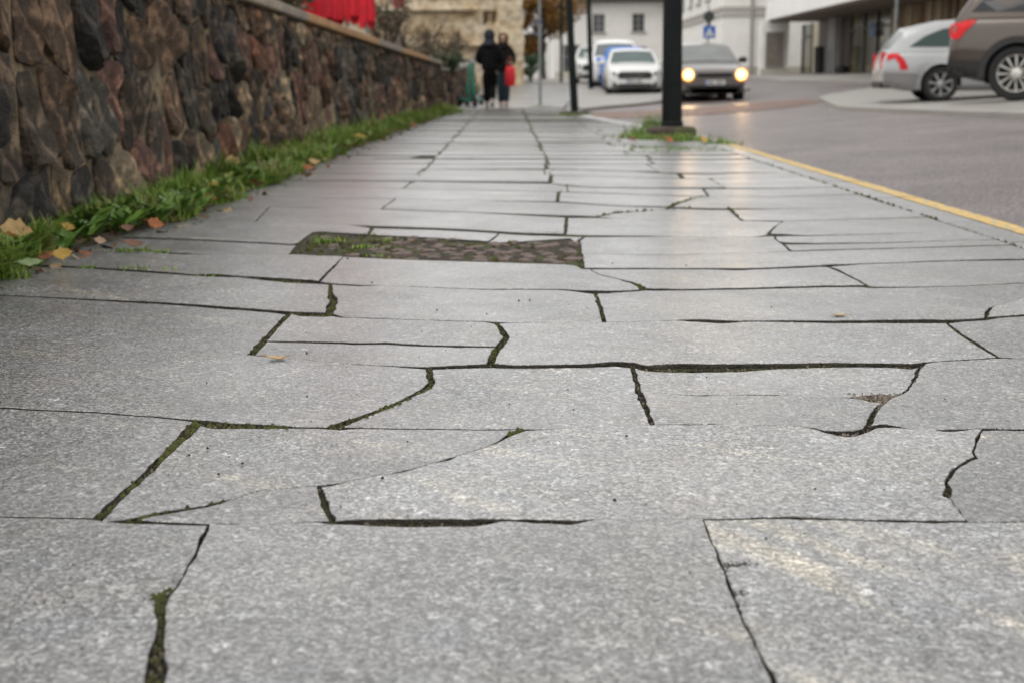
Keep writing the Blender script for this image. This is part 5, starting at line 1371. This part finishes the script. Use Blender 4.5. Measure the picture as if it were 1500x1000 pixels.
# ================================================================== E-SCOOTERS
TEAL = mat('teal_green_paint', (.015,.22,.135), .4, var=.1, scale=6, coat=.3)
def scooter(px, d, rz, label):
    x = at(px, d, .1); root = empty('kick_scooter', (x, d, 0), rz, label, 'scooter', 'green scooters parked by the wall')
    b = MB(); b.bbox((-.12,0,.16),(.62,.17,.07),.02); b.tube([(.18,0,.17),(.36,0,.22),(.44,0,.34)], [.045,.04,.035], 10); sharp(b.build('deck', TEAL, root))
    b = MB(); b.tube([(.44,0,.30),(.36,0,.72),(.30,0,1.10)], [.036,.032,.028], 12); b.bbox((.425,0,.42),(.09,.075,.26),.02); sharp(b.build('stem', TEAL, root))
    b = MB(); b.tube([(.30,-.27,1.13),(.30,-.1,1.115),(.30,.1,1.115),(.30,.27,1.13)], .017, 8); b.build('handlebar', TRIM, root)
    for s_ in (1,-1): b = MB(); b.tube([(.30,s_*.17,1.122),(.30,s_*.29,1.132)], .021, 8); b.build('grip', TRIM, root)
    b = MB(); b.bbox((.325,0,1.09),(.05,.09,.07),.012); b.build('head_lamp', LENS, root)
    for cx in (.47,-.52):
        w_ = MB(); w_.lathe([(.05,-.03),(.105,-.032),(.12,-.015),(.12,.015),(.105,.032),(.05,.03)], 22, axis='Y'); wo = w_.build('wheel', TYRE, root, True, (cx,0,.12))
        h = MB(); h.lathe([(.05,-.034),(.05,.034)], 12, axis='Y'); h.build('hub', GALV, wo)
    b = MB(); q = np.linspace(.3, 2.5, 8)
    v = []; 
    for t in q: v += [(.145*math.cos(t)-.52, -.04, .12+.145*math.sin(t)), (.145*math.cos(t)-.52, .04, .12+.145*math.sin(t))]
    v += [(a*1.0, y, z+.008) for a, y, z in v]; n = len(q)
    b.add(v, [(2*i,2*i+1,2*i+3,2*i+2) for i in range(n-1)]+[(2*n+2*i,2*n+2*i+2,2*n+2*i+3,2*n+2*i+1) for i in range(n-1)]); b.build('mudguard', TRIM, root)
    return root
scooter(685, 32.6, R_(-66), 'teal green scooter nearest the wall, left of its twin')
scooter(694.5, 33.6, R_(-110), 'teal green scooter right of its twin, next to the walker in black')
# ================================================================== BUILDINGS
WHITE = mat('white_render', (.78,.765,.735), .85, var=.06, scale=1.2, bump=.15, bscale=20, col2=(.68,.66,.61), c2s=.7, c2lo=.55, c2hi=.75)
PLINTH = mat('plinth_render', (.48,.45,.38), .85, var=.08, scale=2, bump=.2, bscale=15)
DARKW = mat('window_pane', (.03,.034,.04), .1, spec=.6, var=.2, scale=1)
FRAME = mat('window_frame', (.30,.29,.28), .6); ROOFM = mat('dark_roof', (.06,.055,.05), .8, var=.2, scale=5, bump=.4, bscale=12)
BROWN = mat('dark_brown_metal', (.045,.03,.025), .5, var=.15, scale=4)
class Facade:
    """vertical wall: u along, v up, depth into the wall; o is the foot corner, ang the direction of u"""
    def __init__(s, root, o, ang): s.r = root; s.o = Vector(o)-root.location; s.u = Vector((math.cos(ang), math.sin(ang), 0)); s.n = Vector((math.sin(ang), -math.cos(ang), 0))
    def P(s, u, v, d=0): return s.o+s.u*u+Vector((0,0,v))-s.n*d
    def wall(s, U, V, holes, m_, rev=.16, name='wall', thick=.4):
        us = sorted({0., U}|{h[i] for h in holes for i in (0, 1)}); vs_ = sorted({0., V}|{h[i] for h in holes for i in (2, 3)})
        b = MB()
        for i in range(len(us)-1):
            for j in range(len(vs_)-1):
                cu, cv = (us[i]+us[i+1])/2, (vs_[j]+vs_[j+1])/2
                if any(h[0] < cu < h[1] and h[2] < cv < h[3] for h in holes): continue
                b.add([s.P(us[i],vs_[j]), s.P(us[i+1],vs_[j]), s.P(us[i+1],vs_[j+1]), s.P(us[i],vs_[j+1])], [(0,1,2,3)])
        for h in holes:
            a = [(h[0],h[2]),(h[1],h[2]),(h[1],h[3]),(h[0],h[3])]
            for k in range(4):
                p, q = a[k], a[(k+1)%4]; b.add([s.P(*p), s.P(*q), s.P(*q, rev), s.P(*p, rev)], [(0,3,2,1)])
        b.add([s.P(0,0), s.P(0,0,thick), s.P(0,V,thick), s.P(0,V)], [(0,1,2,3)]); b.add([s.P(U,0), s.P(U,0,thick), s.P(U,V,thick), s.P(U,V)], [(3,2,1,0)])
        b.add([s.P(0,V), s.P(U,V), s.P(U,V,thick), s.P(0,V,thick)], [(0,1,2,3)])
        return b.build(name, m_, s.r)
    def block(s, u0, u1, v0, v1, d0, d1, name, m_, parent=None, b=None):
        own = b is None; b = b or MB()
        b.add([s.P(u0,v0,d1),s.P(u1,v0,d1),s.P(u1,v0,d0),s.P(u0,v0,d0),s.P(u0,v1,d1),s.P(u1,v1,d1),s.P(u1,v1,d0),s.P(u0,v1,d0)], [(3,2,1,0),(4,5,6,7),(0,1,5,4),(1,2,6,5),(2,3,7,6),(3,0,4,7)])
        return b.build(name, m_, parent or s.r) if own else b
    def window(s, h, rev=.16, nx=2, ny=3, sill=True, fm=None, pm_=None, lintel=False):
        b = MB(); t = .055
        s.block(h[0], h[0]+t, h[2], h[3], rev-.07, rev, '', 0, b=b); s.block(h[1]-t, h[1], h[2], h[3], rev-.07, rev, '', 0, b=b)
        s.block(h[0]+t, h[1]-t, h[2], h[2]+t, rev-.07, rev, '', 0, b=b); s.block(h[0]+t, h[1]-t, h[3]-t, h[3], rev-.07, rev, '', 0, b=b)
        for i in range(1, nx): u = lerp(h[0], h[1], i/nx); s.block(u-.03, u+.03, h[2]+t, h[3]-t, rev-.065, rev-.01, '', 0, b=b)
        for j in range(1, ny): v = lerp(h[2], h[3], j/ny); s.block(h[0]+t, h[1]-t, v-.018, v+.018, rev-.055, rev-.015, '', 0, b=b)
        f = b.build('window', fm or FRAME, s.r)
        s.block(h[0]+.02, h[1]-.02, h[2]+.02, h[3]-.02, rev-.02, rev+.02, 'pane', pm_ or DARKW, f)
        if sill: s.block(h[0]-.12, h[1]+.12, h[2]-.09, h[2]-.005, -.09, rev-.08, 'sill', FRAME, f)
        return f
def zat(py, px, y):
    """height of the photo row py at column px and distance y"""
    lo, hi = -5., 30.
    for _ in range(45):
        md = (lo+hi)/2
        if topx(at(px, y, md), y, md)[1] > py: lo = md
        else: hi = md
    return lo
def white_house():
    y = 81.; x0, x1 = at(813, y, 2), at(999, y, 2)
    root = empty('white_house', ((x0+x1)/2, y, .7), label='white two storey house with small dark windows behind the parked cars', cat='building')
    F = Facade(root, (x0, y, .2), 0); hs = []
    for a, b_, t, c in ((868,886,21,48),(926,944,20,47)): hs.append((at(a,y,3)-x0, at(b_,y,3)-x0, zat(c,a,y)-.2, zat(t,a,y)-.2))
    U, V = x1-x0, zat(4,890,y)-.2
    for a, b_ in ((868,887),(928,948)): hs.append((at(a,y,3)-x0, at(b_,y,3)-x0, 1.0, zat(69,a,y)-.2))
    hs.append((.5, 1.5, .4, 2.5))
    F.wall(U, V, hs, WHITE)
    for h in hs: F.window(h)
    F.block(-.02, U+.02, 0, .9, -.05, .0, 'plinth', PLINTH)
    r = MB(); F.block(-.5, U+.5, V, V+.16, -.55, 8.5, '', 0, b=r); o = r.build('eaves', ROOFM, root)
    r = MB(); A = [F.P(-.6, V+.17, -.65), F.P(U+.6, V+.17, -.65), F.P(U+.6, V+1.6, 4.2), F.P(-.6, V+1.6, 4.2), F.P(U+.6, V+.17, 8.8), F.P(-.6, V+.17, 8.8)]
    r.add(A+[a-Vector((0,0,.12)) for a in A], [(0,1,2,3),(3,2,4,5),(0,3,5),(1,4,2),(6,9,8,7),(9,11,10,8),(0,6,7,1),(4,10,11,5)]); r.build('roof', ROOFM, root)
    g = MB(); g.add([F.P(0,V,.2),F.P(0,V,8),F.P(0,0,8),F.P(0,0,.2),F.P(U,V,.2),F.P(U,V,8),F.P(U,0,8),F.P(U,0,.2)], [(0,1,2,3),(7,6,5,4),(1,5,6,2)]); g.build('side_walls', WHITE, root)
    p = MB(); p.tube([F.P(U-.35,.0,-.1), F.P(U-.35,V,-.1)], .05, 8); p.build('drainpipe', FRAME, root)
white_house()
def low_house():
    y = 94.; x0, x1 = at(764, y, 2), at(834, y, 2)
    root = empty('low_house', ((x0+x1)/2, y, .7), label='pale house half hidden by the autumn tree at the end of the pavement', cat='building')
    F = Facade(root, (x0, y, .3), 0); U = x1-x0; V = 5.6
    hs = [(at(813,y,3)-x0, at(826,y,3)-x0, zat(54,820,y)-.3, zat(28,820,y)-.3), (at(780,y,3)-x0, at(791,y,3)-x0, zat(54,785,y)-.3, zat(28,785,y)-.3), (at(812,y,2)-x0, at(827,y,2)-x0, .4, zat(79,820,y)-.3)]
    F.wall(U, V, hs, WHITE); bl = mat('sky_pane', (.16,.21,.27), .1, spec=.7)
    F.window(hs[0], pm_=bl); F.window(hs[1], pm_=bl); F.window(hs[2], ny=2, sill=False)
    F.block(-.4, U+.4, V, V+.2, -.5, 7, 'roof', ROOFM); F.block(0, U, 0, V, .4, 6.8, 'back_walls', WHITE)
low_house()
def corner_house():
    yb = 62.; xc = at(1058, yb, 2); root = empty('corner_house', (xc, yb, .65), label='white corner house with grey string courses and a drainpipe behind the oncoming car', cat='building')
    F = Facade(root, (xc, yb, .1), 0); V = 6.9; U = 7.
    hs = [(.8, 2.0, 4.7, 6.3), (3.2, 4.4, 4.7, 6.3)]
    F.wall(U, V, hs, WHITE)
    for h in hs: F.window(h)
    z1, z2 = zat(21.5,1080,yb)-.1, zat(12.5,1080,yb)-.1
    BAND = mat('string_course', (.42,.40,.37), .8, var=.1)
    F.block(-.06, U, z1-.07, z1+.07, -.07, 0, 'string_course', BAND); F.block(-.09, U, z2-.07, z2+.09, -.1, 0, 'string_course', BAND)
    F.block(-.04, U, 0, 1.05, -.045, 0, 'plinth', PLINTH)
    u = at(1101, yb-.2, 2)-xc; b = MB(); b.tube([F.P(u, .3, -.12), F.P(u, V, -.12)], .075, 8); b.build('drainpipe', FRAME, root)
    # flank along the street
    Lf = 30.; F2 = Facade(root, (xc, yb+Lf, .1), -PI/2)
    hs2 = [(Lf-a-1.3, Lf-a, 4.35, 6.2) for a in (4.0, 7.2, 10.4, 13.6, 17.5, 21.5)]
    F2.wall(Lf-.4, V, hs2, WHITE)
    for h in hs2: F2.window(h)
    F2.block(0, Lf, z1-.07, z1+.07, -.07, 0, 'string_course', BAND); F2.block(0, Lf, z2-.07, z2+.09, -.1, 0, 'string_course', BAND)
    F2.block(0, Lf, 0, 1.05, -.045, 0, 'plinth', PLINTH)
    F.block(-.5, U+.5, V, V+.25, -.6, Lf+.5, 'roof', ROOFM)
corner_house()
def shop_building():
    X = 13.5; y0, y1 = 16., 61.4
    root = empty('shop_building', (X, 40, .6), label='modern building with a white canopy, brown glazed front and timber fins on the right', cat='building')
    zc0, zc1 = 3.05, 3.88; xl = 11.2; ye = 58.
    FASC = mat('white_fascia', (.80,.79,.77), .6, var=.05, scale=1); SOFF = mat('soffit_boards', (.13,.095,.07), .7, var=.2, scale=4)
    b = MB(); L = Vector((X, 40, .6))
    def bx(x0, x1, ya, yb, z0, z1): return (((x0+x1)/2, (ya+yb)/2, (z0+z1)/2)-L*1 if False else Vector(((x0+x1)/2, (ya+yb)/2, (z0+z1)/2))-L, (x1-x0, yb-ya, z1-z0))
    b.box(*bx(xl, 26, y0, ye, zc0+.03, zc1)); b.build('canopy', FASC, root)
    b = MB(); b.box(*bx(xl+.12, 26, y0+.1, ye-.12, zc0-.05, zc0+.028)); b.build('soffit', SOFF, root)
    # floor above, set back, with fins
    b = MB(); b.box(*bx(xl+1.2, 26, y0, ye-1.5, zc1, 7.6)); b.build('upper_storey', mat('upper_cladding', (.16,.115,.08), .6, var=.15, scale=2), root)
    random.seed(41)
    for i in range(28):
        y = ye-2.2-i*1.4; b = MB(); b.box(*bx(xl+1.1, xl+1.2, y-.5, y+.5, zc1+.5, 6.6)); b.build('upper_window', DARKW, root)
    # end wall with a notice board
    b = MB(); xe0, xe1 = at(1113, ye, 2), at(1154, ye, 2); b.box(*bx(xe0, xe1, ye-.25, ye+.2, .2, zc0-.05)); b.build('end_wall', WHITE, root)
    b = MB(); b.box(*bx(xe0-.02, xe1+.02, ye-.29, ye-.25, .2, zat(101,1130,ye))); b.build('plinth', PLINTH, root)
    bx0, bx1 = at(1121, ye, 2), at(1145, ye, 2); zb0, zb1 = zat(98,1130,ye), zat(49,1130,ye)
    b = MB(); b.box(*bx(bx0, bx1, ye-.30, ye-.255, zb0, zb1)); o = b.build('board', mat('faded_board', (.20,.17,.145), .7, var=.25, scale=6, bump=.1), root)
    b = MB()
    for q in ((bx0-.05,bx0,zb0-.05,zb1+.05),(bx1,bx1+.05,zb0-.05,zb1+.05),(bx0,bx1,zb1,zb1+.05),(bx0,bx1,zb0-.05,zb0)): b.box(*bx(q[0], q[1], ye-.33, ye-.255, q[2], q[3]))
    b.build('board_frame', FRAME, o)
    # glazed front, bay by bay (distances along the street)
    GREEN = mat('shop_glass', (.055,.062,.045), .12, var=.5, scale=.9, spec=.6, col2=(.13,.11,.06), c2s=.8, c2lo=.45, c2hi=.6)
    CURT = mat('pale_curtain', (.52,.47,.36), .8, var=.15, scale=3); GREYC = mat('grey_column', (.30,.29,.285), .7, var=.1)
    zb = .3
    bays = [(61.2,59.2,GREEN,'pane'),(59.2,57.9,CURT,'curtain'),(57.9,55.9,BROWN,'brown_panel'),(55.9,55.2,GREYC,'grey_panel'),(55.2,54.0,GREYC,'column'),(54.0,52.6,BROWN,'brown_panel'),(52.6,50.6,GREEN,'pane'),(50.6,48.8,GREEN,'pane'),(48.8,47.0,GREEN,'pane')]
    for a, c, m_, nm in bays:
        d = -.25 if nm == 'column' else (.0 if 'panel' in nm else .06)
        b = MB(); b.box(*bx(X+d, X+.3, c+.03, a-.03, zb, zc0-.05)); p = b.build(nm, m_, root)
        if nm == 'pane':
            b = MB()
            for yy in (a-.06, c+.06): b.box(*bx(X, X+.1, yy-.04, yy+.04, zb, zc0-.05))
            b.box(*bx(X, X+.1, c+.1, a-.1, 2.4, 2.47)); b.build('frame', BROWN, p)
    FINS = [mat('timber_fin', c, .7, var=.2, scale=5, rnd=.3) for c in ((.34,.24,.14), (.50,.40,.27), (.18,.12,.08))]
    b = MB(); b.box(*bx(X+.18, X+.4, y0+.3, 46.9, zb, zc0-.05)); b.build('glazing', GREEN, root)
    y = 46.8
    while y > y0+.4:
        b = MB(); wv = random.uniform(.07, .16); b.box(*bx(X-.05, X+.17, y-wv, y, zb+.1, zc0-.06)); b.build('fin', FINS[random.choices((0,1,2), (5,3,3))[0]], root); y -= random.uniform(.26, .42)
    for y in (44, 36, 28, 20): b = MB(); b.tube([(xl+.7-L.x, y-L.y, -.8), (xl+.7-L.x, y-L.y, zc0-.06-L.z)], .11, 16); b.build('column', GREYC, root) if y < 30 else None
shop_building()
def ruin():
    y = 50.; x0, x1 = -10.5, at(767, y, 2); root = empty('stone_building', ((x0+x1)/2, y, .5), label='old weathered beige stone building rising behind the wall', cat='building')
    M = bpy.data.materials.new('weathered_stone'); M.use_nodes = True; t = M.node_tree; N = t.nodes; Lk = t.links; bs = N['Principled BSDF']; bs.inputs['Roughness'].default_value = .9
    tc = N.new('ShaderNodeTexCoord')
    def no(sc, d=8, r=.65):
        n = N.new('ShaderNodeTexNoise'); n.inputs['Scale'].default_value = sc; n.inputs['Detail'].default_value = d; n.inputs['Roughness'].default_value = r; Lk.new(tc.outputs['Object'], n.inputs['Vector']); return n.outputs[0]
    cr = N.new('ShaderNodeValToRGB'); e = cr.color_ramp.elements; e[0].position = .33; e[0].color = (.06,.048,.034,1); e[1].position = .70; e[1].color = (.72,.66,.55,1)
    for p, c in ((.38,(.24,.18,.12,1)),(.44,(.56,.45,.29,1)),(.56,(.60,.53,.41,1))): q = e.new(p); q.color = c
    Lk.new(no(.85), cr.inputs[0])
    cr2 = N.new('ShaderNodeValToRGB'); e = cr2.color_ramp.elements; e[0].position = .35; e[0].color = (.55,.5,.45,1); e[1].position = .65; e[1].color = (1.2,1.15,1.1,1); Lk.new(no(3.5), cr2.inputs[0])
    mx = N.new('ShaderNodeMix'); mx.data_type = 'RGBA'; mx.blend_type = 'MULTIPLY'; mx.inputs[0].default_value = 1; Lk.new(cr.outputs[0], mx.inputs[6]); Lk.new(cr2.outputs[0], mx.inputs[7]); Lk.new(mx.outputs[2], bs.inputs['Base Color'])
    bp = N.new('ShaderNodeBump'); bp.inputs['Strength'].default_value = .8; bp.inputs['Distance'].default_value = .08; Lk.new(no(6), bp.inputs['Height']); Lk.new(bp.outputs[0], bs.inputs['Normal'])
    b = MB(); st = .14; nu = int((x1-x0)/st); nv = int(4.1/st); vs = []
    niche = [(at(709,y,3), at(715,y,3), zat(33,712,y), zat(20,712,y)), (at(719,y,3), at(725,y,3), zat(33,722,y), zat(20,722,y))]
    for i in range(nu+1):
        for j in range(nv+1):
            x = x0+i*(x1-x0)/nu; z = -.3+j*st; d = .07*nz(x*1.3, z*1.3, 3)+.05*nz(x*4, z*4, 8)+.03*nz(x*9, z*9)
            cel = nz(math.floor(x*1.9+.5*(math.floor(z*3) % 2)), math.floor(z*3), 2)*.05; d += cel
            if any(q[0] < x < q[1] and q[2] < z < q[3] for q in niche): d -= .45
            xe = x + (.10*nz(z*2.2, 7) if i == nu else 0); vs.append((xe-root.location.x, -d, z-root.location.z))
    fs = [(i*(nv+1)+j, (i+1)*(nv+1)+j, (i+1)*(nv+1)+j+1, i*(nv+1)+j+1) for i in range(nu) for j in range(nv)]
    b.add(vs, fs); k = nu*(nv+1)
    back = [(v[0], v[1]+7, v[2]) for v in vs[k:k+nv+1]]; kb = len(b.v); b.add(back, []); b.f += [(k+j, kb+j, kb+j+1, k+j+1) for j in range(nv)]; b.m += [0]*nv
    o = b.build('wall', M, root); sharp(o, 40)
    for zz, a, c, h in ((zat(14,650,y), x0, at(700,y,3), .14), (zat(66,690,y), at(640,y,2), at(745,y,2), .12)):
        q = MB(); q.bbox(((a+c)/2-root.location.x, -.16, zz-root.location.z), (c-a, .3, h), .03); q.build('ledge', M, root)
    q = MB(); random.seed(17); x = x0
    while x < x1-.3:      # broken, roofless top course
        wv = random.uniform(.35, .8); hv = random.uniform(.1, .5); q.bbox((x+wv/2-root.location.x, .25, 3.75+hv/2-root.location.z), (wv-.03, .6, hv+.3), .05); x += wv
    q.build('broken_top_course', M, root)
ruin()
# ================================================================== TREES, SHRUBS
BARK = mat('bark', (.05,.038,.03), .9, var=.3, scale=12, bump=.6, bscale=30)
def foliage(b, cen, rad, n, size, seed, squash=1., nm=1):
    random.seed(seed)
    for i in range(n):
        while True:
            d = Vector((random.uniform(-1,1), random.uniform(-1,1), random.uniform(-1,1)))
            if d.length < 1: break
        p = Vector(cen)+Vector((d.x*rad, d.y*rad, d.z*rad*squash))
        u = Vector((random.gauss(0,1), random.gauss(0,1), random.gauss(0,1))).normalized(); v = u.orthogonal().normalized(); s = size*random.uniform(.6, 1.4)
        b.mi = min(nm-1, int(random.random()**1.2*nm)); b.add([p-u*s, p+v*s*.5, p+u*s, p-v*s*.5], [(0,1,2,3)])
def tree(loc, H, crown, mats, label, seed, name='tree', n=260, size=.12, trunk_r=.14, nbr=16):
    random.seed(seed); root = empty(name, loc, label=label, cat='tree'); b = MB(); tip = []
    tr = [(0,0,-.2)]; p = Vector((0,0,0))
    for i in range(6): p = p+Vector((random.gauss(0,.05)*H/6, random.gauss(0,.05)*H/6, H/6)); tr.append(tuple(p))
    b.tube(tr, [trunk_r*(1-.13*i) for i in range(7)], 9)
    for k in range(nbr):
        t = random.uniform(.3, .98); base = Vector(tr[min(6, max(1, int(t*6)))]); an = k*2.4+random.uniform(-.4,.4); L = crown*random.uniform(.6, 1.05)
        pts = [base]
        for s in range(3): pts.append(pts[-1]+Vector((math.cos(an)*L/3, math.sin(an)*L/3, L*random.uniform(.05,.33))))
        b.tube(pts, [trunk_r*.4, trunk_r*.26, trunk_r*.16, trunk_r*.06], 6); tip += [pts[2], pts[3]]
    b.build('trunk', BARK, root)
    f = MB()
    for i, q in enumerate(tip): foliage(f, q, crown*random.uniform(.22,.42), n//len(tip)*random.choice((1,2,3)) , size, seed*100+i, .8, len(mats))
    f.build('crown', mats, root, fix=False)
AUT = [mat('autumn_leaf', c, .6, var=.3, scale=2) for c in ((.20,.11,.02), (.28,.15,.025), (.12,.085,.02), (.25,.09,.02))]
EVG = [mat('evergreen_leaf', c, .6, var=.3, scale=2) for c in ((.022,.05,.014), (.04,.075,.02), (.015,.032,.012))]
DRY = [mat('dry_leaf', c, .8, var=.3, scale=3) for c in ((.075,.05,.03), (.12,.085,.05), (.05,.05,.022))]
y = 70.; tree((at(797,y,2), y, G(1.9,y)), 6.5, 2.1, AUT, 'autumn tree with yellow brown leaves beyond the walkers', 5, 'autumn_tree', 5200, .13, .13, 20)
def shrub(loc, R, H, mats, label, seed, name='shrub', n=900, size=.08, stems=10):
    random.seed(seed); root = empty(name, loc, label=label, cat='shrub'); b = MB()
    for k in range(stems):
        an = random.uniform(0, 6.28); L = random.uniform(.6, 1.05); p = [(0.05*math.cos(an), .05*math.sin(an), -.1)]
        for s in (.35,.7,1.): p.append((R*L*s*.8*math.cos(an)+random.gauss(0,.04), R*L*s*.8*math.sin(an)+random.gauss(0,.04), H*L*s))
        b.tube(p, [.022,.016,.011,.004], 5)
    b.build('stems', BARK, root); f = MB()
    for i in range(14): foliage(f, (random.gauss(0,R*.42), random.gauss(0,R*.42), H*random.uniform(.25,.85)), R*random.uniform(.25,.5), n//14, size, seed*50+i, .9, len(mats))
    f.build('foliage', mats, root, fix=False)
y = 62.; shrub((at(777,y,1.5), y, G(1,y)), .55, 1.5, EVG, 'dark green shrub at the foot of the stone building', 3, n=1600, size=.07)
y = 46.; 
for i, (px, y, R, H, lb, ms) in enumerate([(563,26,.8,1.25,'brown dry shrub with bare twigs behind the wall, nearest the red parasols',DRY),(612,31,.9,1.3,'brown dry shrub in the middle behind the wall',DRY),(640,38,.9,1.3,'dry shrub at the far end behind the wall',DRY),(657,33,.4,.55,'small dark green bush behind the far end of the wall',EVG)]):
    shrub((at(px,y,1.3), y, 1.1 if y < 27 else .8), R, H, ms, lb, 20+i, 'dry_shrub' if ms is DRY else 'bush', n=700 if ms is DRY else 1100, size=.05, stems=26)
shrub((at(424,13,1.5)-.2, 13.4, 1.1), .5, .9, DRY, 'dark tangled shrub left of the red parasols', 44, 'dry_shrub', n=800, size=.05, stems=22)
tree((-9.5, 62, .6), 8, 3.2, DRY, 'bare brownish tree behind the left end of the stone building', 9, 'bare_tree', 3000, .14, .2, 20)
# ================================================================== FOLDED PARASOLS
REDC = mat('red_parasol_cloth', (.55,.006,.02), .7, var=.2, scale=5, bump=.2, bscale=12)
REDD = mat('dark_red_parasol_cloth', (.26,.008,.014), .75, var=.2, scale=5)
def parasol(px, y, pyb, r, label, m_=REDC, zf=1.1, flare=1.):
    x = at(px, y, 1.5); root = empty('folded_parasol', (x, y, zf), label=label, cat='parasol', group='folded red parasols behind the wall')
    zb = zat(pyb, px, y)-zf; H = 1.75; b = MB(); n = 32; vs = []; prof = [(0,1.0),(.08,1.08),(.3,.95),(.55,.62),(.8,.42),(.95,.3),(1.0,.08)]
    for t, f in prof:
        for k in range(n):
            q = 2*PI*k/n; fold = 1+.26*math.cos(q*8)+.1*math.sin(q*3+px); vs.append((r*f*fold*math.cos(q), r*f*fold*math.sin(q), zb+H*t+(.07*math.cos(q*8+1) if t == 0 else 0)))
    fs = [(i*n+k, i*n+(k+1)%n, i*n+n+(k+1)%n, i*n+n+k) for i in range(len(prof)-1) for k in range(n)]+[tuple(range((len(prof)-1)*n, len(prof)*n))]
    b.add(vs, fs); b.build('cloth', m_, root, True)
    b = MB(); b.tube([(0,0,-.05),(0,0,zb+H+.08)], .024, 10); b.lathe([(.22,0),(.22,.06),(.05,.09)], 18); b.build('pole', GALV, root)
    b = MB(); b.lathe([(r*.62,zb+H*.56-.03),(r*.68,zb+H*.56),(r*.62,zb+H*.56+.03)], 16); b.build('tie_band', m_, root, True)
parasol(449, 14.2, 34, .21, 'wide folded red parasol nearest the camera, its cloth reaching the wall coping')
parasol(477, 15.6, 36, .17, 'second folded red parasol from the left, close behind the widest one')
parasol(508, 17.6, 30, .14, 'third folded red parasol from the left above the coping')
parasol(537, 19.8, 37, .10, 'slim folded red parasol with its hem lowest over the coping')
parasol(585, 30, 10, .09, 'single darker red folded parasol on a bare pole farther along the wall', REDD, .8)
# ================================================================== SIGNS, SMALL THINGS
def sign_post(px, y, zb, H, r, label, m_=GALV, name='sign_post', foot=0):
    x = at(px, y, zb+1); root = empty(name, (x, y, zb), label=label, cat='post'); b = MB(); b.tube([(0,0,-.1),(0,0,H)], r, 12); b.build('pole', m_, root); return root
r = sign_post(791, 33.3, 0, 4.2, .034, 'thin grey steel post with a grass tuft at its foot'); 
b = MB(); b.lathe([(.036,2.0),(.05,2.02),(.05,2.12),(.036,2.14)], 12); b.build('clamp', mat('blue_grey_clamp', (.08,.09,.16), .5), r)
b = MB(); b.lathe([(.3,-.008),(.3,.008)], 28, (0,-.05,3.9), 'Y'); b.build('sign_back', GALV, r)
r = sign_post(822, 55, G(2.2,55), 7, .06, 'dark thin lamp post in front of the pale house', DKGRN, 'street_lamp'); b = MB(); b.tube([(0,0,7),(.3,-.2,7.2),(.9,-.5,7.25)], .035, 8); b.bbox((1.1,-.6,7.23),(.6,.2,.09),.02); b.build('lamp_head', DKGRN, r)
def crossing_sign():
    y = 58.; zb = G(9, y); r = sign_post(1037, y, zb, zat(9,1037,y)-zb, .035, 'post with a dark round sign above a blue square crossing sign', GALV, 'crossing_sign')
    D = mat('dark_sign_back', (.03,.04,.037), .5)
    s = 31.8; zc = zat(25-13,1036,y)-zb; zc = zat(11+7.5,1036,y)-zb
    b = MB(); b.lathe([(.235,-.012),(.235,.012)], 30, (0,-.06,zc-.18), 'Y'); b.build('round_sign', D, r)
    b = MB(); b.bbox((0,-.06,zat(31,1036,y)-zb),(.16,.03,.42),.01); b.build('small_plate', D, r)
    z0 = zat(47.5,1036,y)-zb; BL = mat('sign_blue', (.012,.10,.42), .4); WH = mat('sign_white', (.75,.75,.75), .5)
    b = MB(); b.bbox((.03,-.07,z0),(.52,.03,.52),.012); p = b.build('blue_sign', BL, r)
    b = MB(); b.prism([(-.16,-.092,z0-.17),(.22,-.092,z0-.17),(.03,-.092,z0+.18)], (0,0,0), (0,.004,0)); b.build('white_triangle', WH, p)
    b = MB(); b.tube([(.03,-.097,z0+.0),(.03,-.097,z0-.06)], .022, 6); b.tube([(.03,-.097,z0-.05),(-.02,-.097,z0-.14)], .013, 6); b.tube([(.03,-.097,z0-.05),(.08,-.097,z0-.14)], .013, 6); b.lathe([(.02,-.003),(.02,.003)], 10, (.03,-.097,z0+.05), 'Y'); b.build('walking_figure', INKP, p)
crossing_sign()
sign_post(1311, 38, G(11.5,38)+.06, 7, .05, 'slim grey post standing in front of the timber fins', GALV, 'street_lamp')
x = 13.4
for i, (py, lb) in enumerate(((38,'upper of two small blue notices on the glazed shop front'),(49,'lower of two small blue notices on the glazed shop front'))):
    yy = 49.0; b = MB(); zz = zat(py, 1267, yy); b.bbox((0,0,0), (.02,.75,.24), .006); o = b.build('notice', mat('blue_notice', (.03,.09,.20), .5), loc=(x, yy, zz)); tag(o, lb, 'notice', 'blue notices')
def bin_():
    x = 12.8; y = 55.2; y = x*FPX/(1190-745); root = empty('litter_bin', (x, y, G(x,y)+.07), label='tall black litter bin against the brown shop panel', cat='bin')
    b = MB(); b.lathe([(.17,0),(.19,.02),(.2,.95),(.21,.97),(.21,1.02),(.17,1.08)], 18); sharp(b.build('body', TRIM, root)); b = MB(); b.box((0,-.2,.85),(.2,.03,.12)); b.build('slot', INKP, root)
    y = x*FPX/(1223-745); root = empty('plant_pot', (x, y, G(x,y)+.07), label='low dark pot on the ground by the shop front', cat='pot')
    b = MB(); b.lathe([(.17,0),(.26,.03),(.28,.24),(.26,.26),(.22,.2),(.05,.19)], 18); sharp(b.build('pot', TRIM, root)); b = MB(); b.lathe([(.2,.2),(.18,.26),(.06,.31)], 14); b.build('soil_mound', EARTH, root)
bin_()
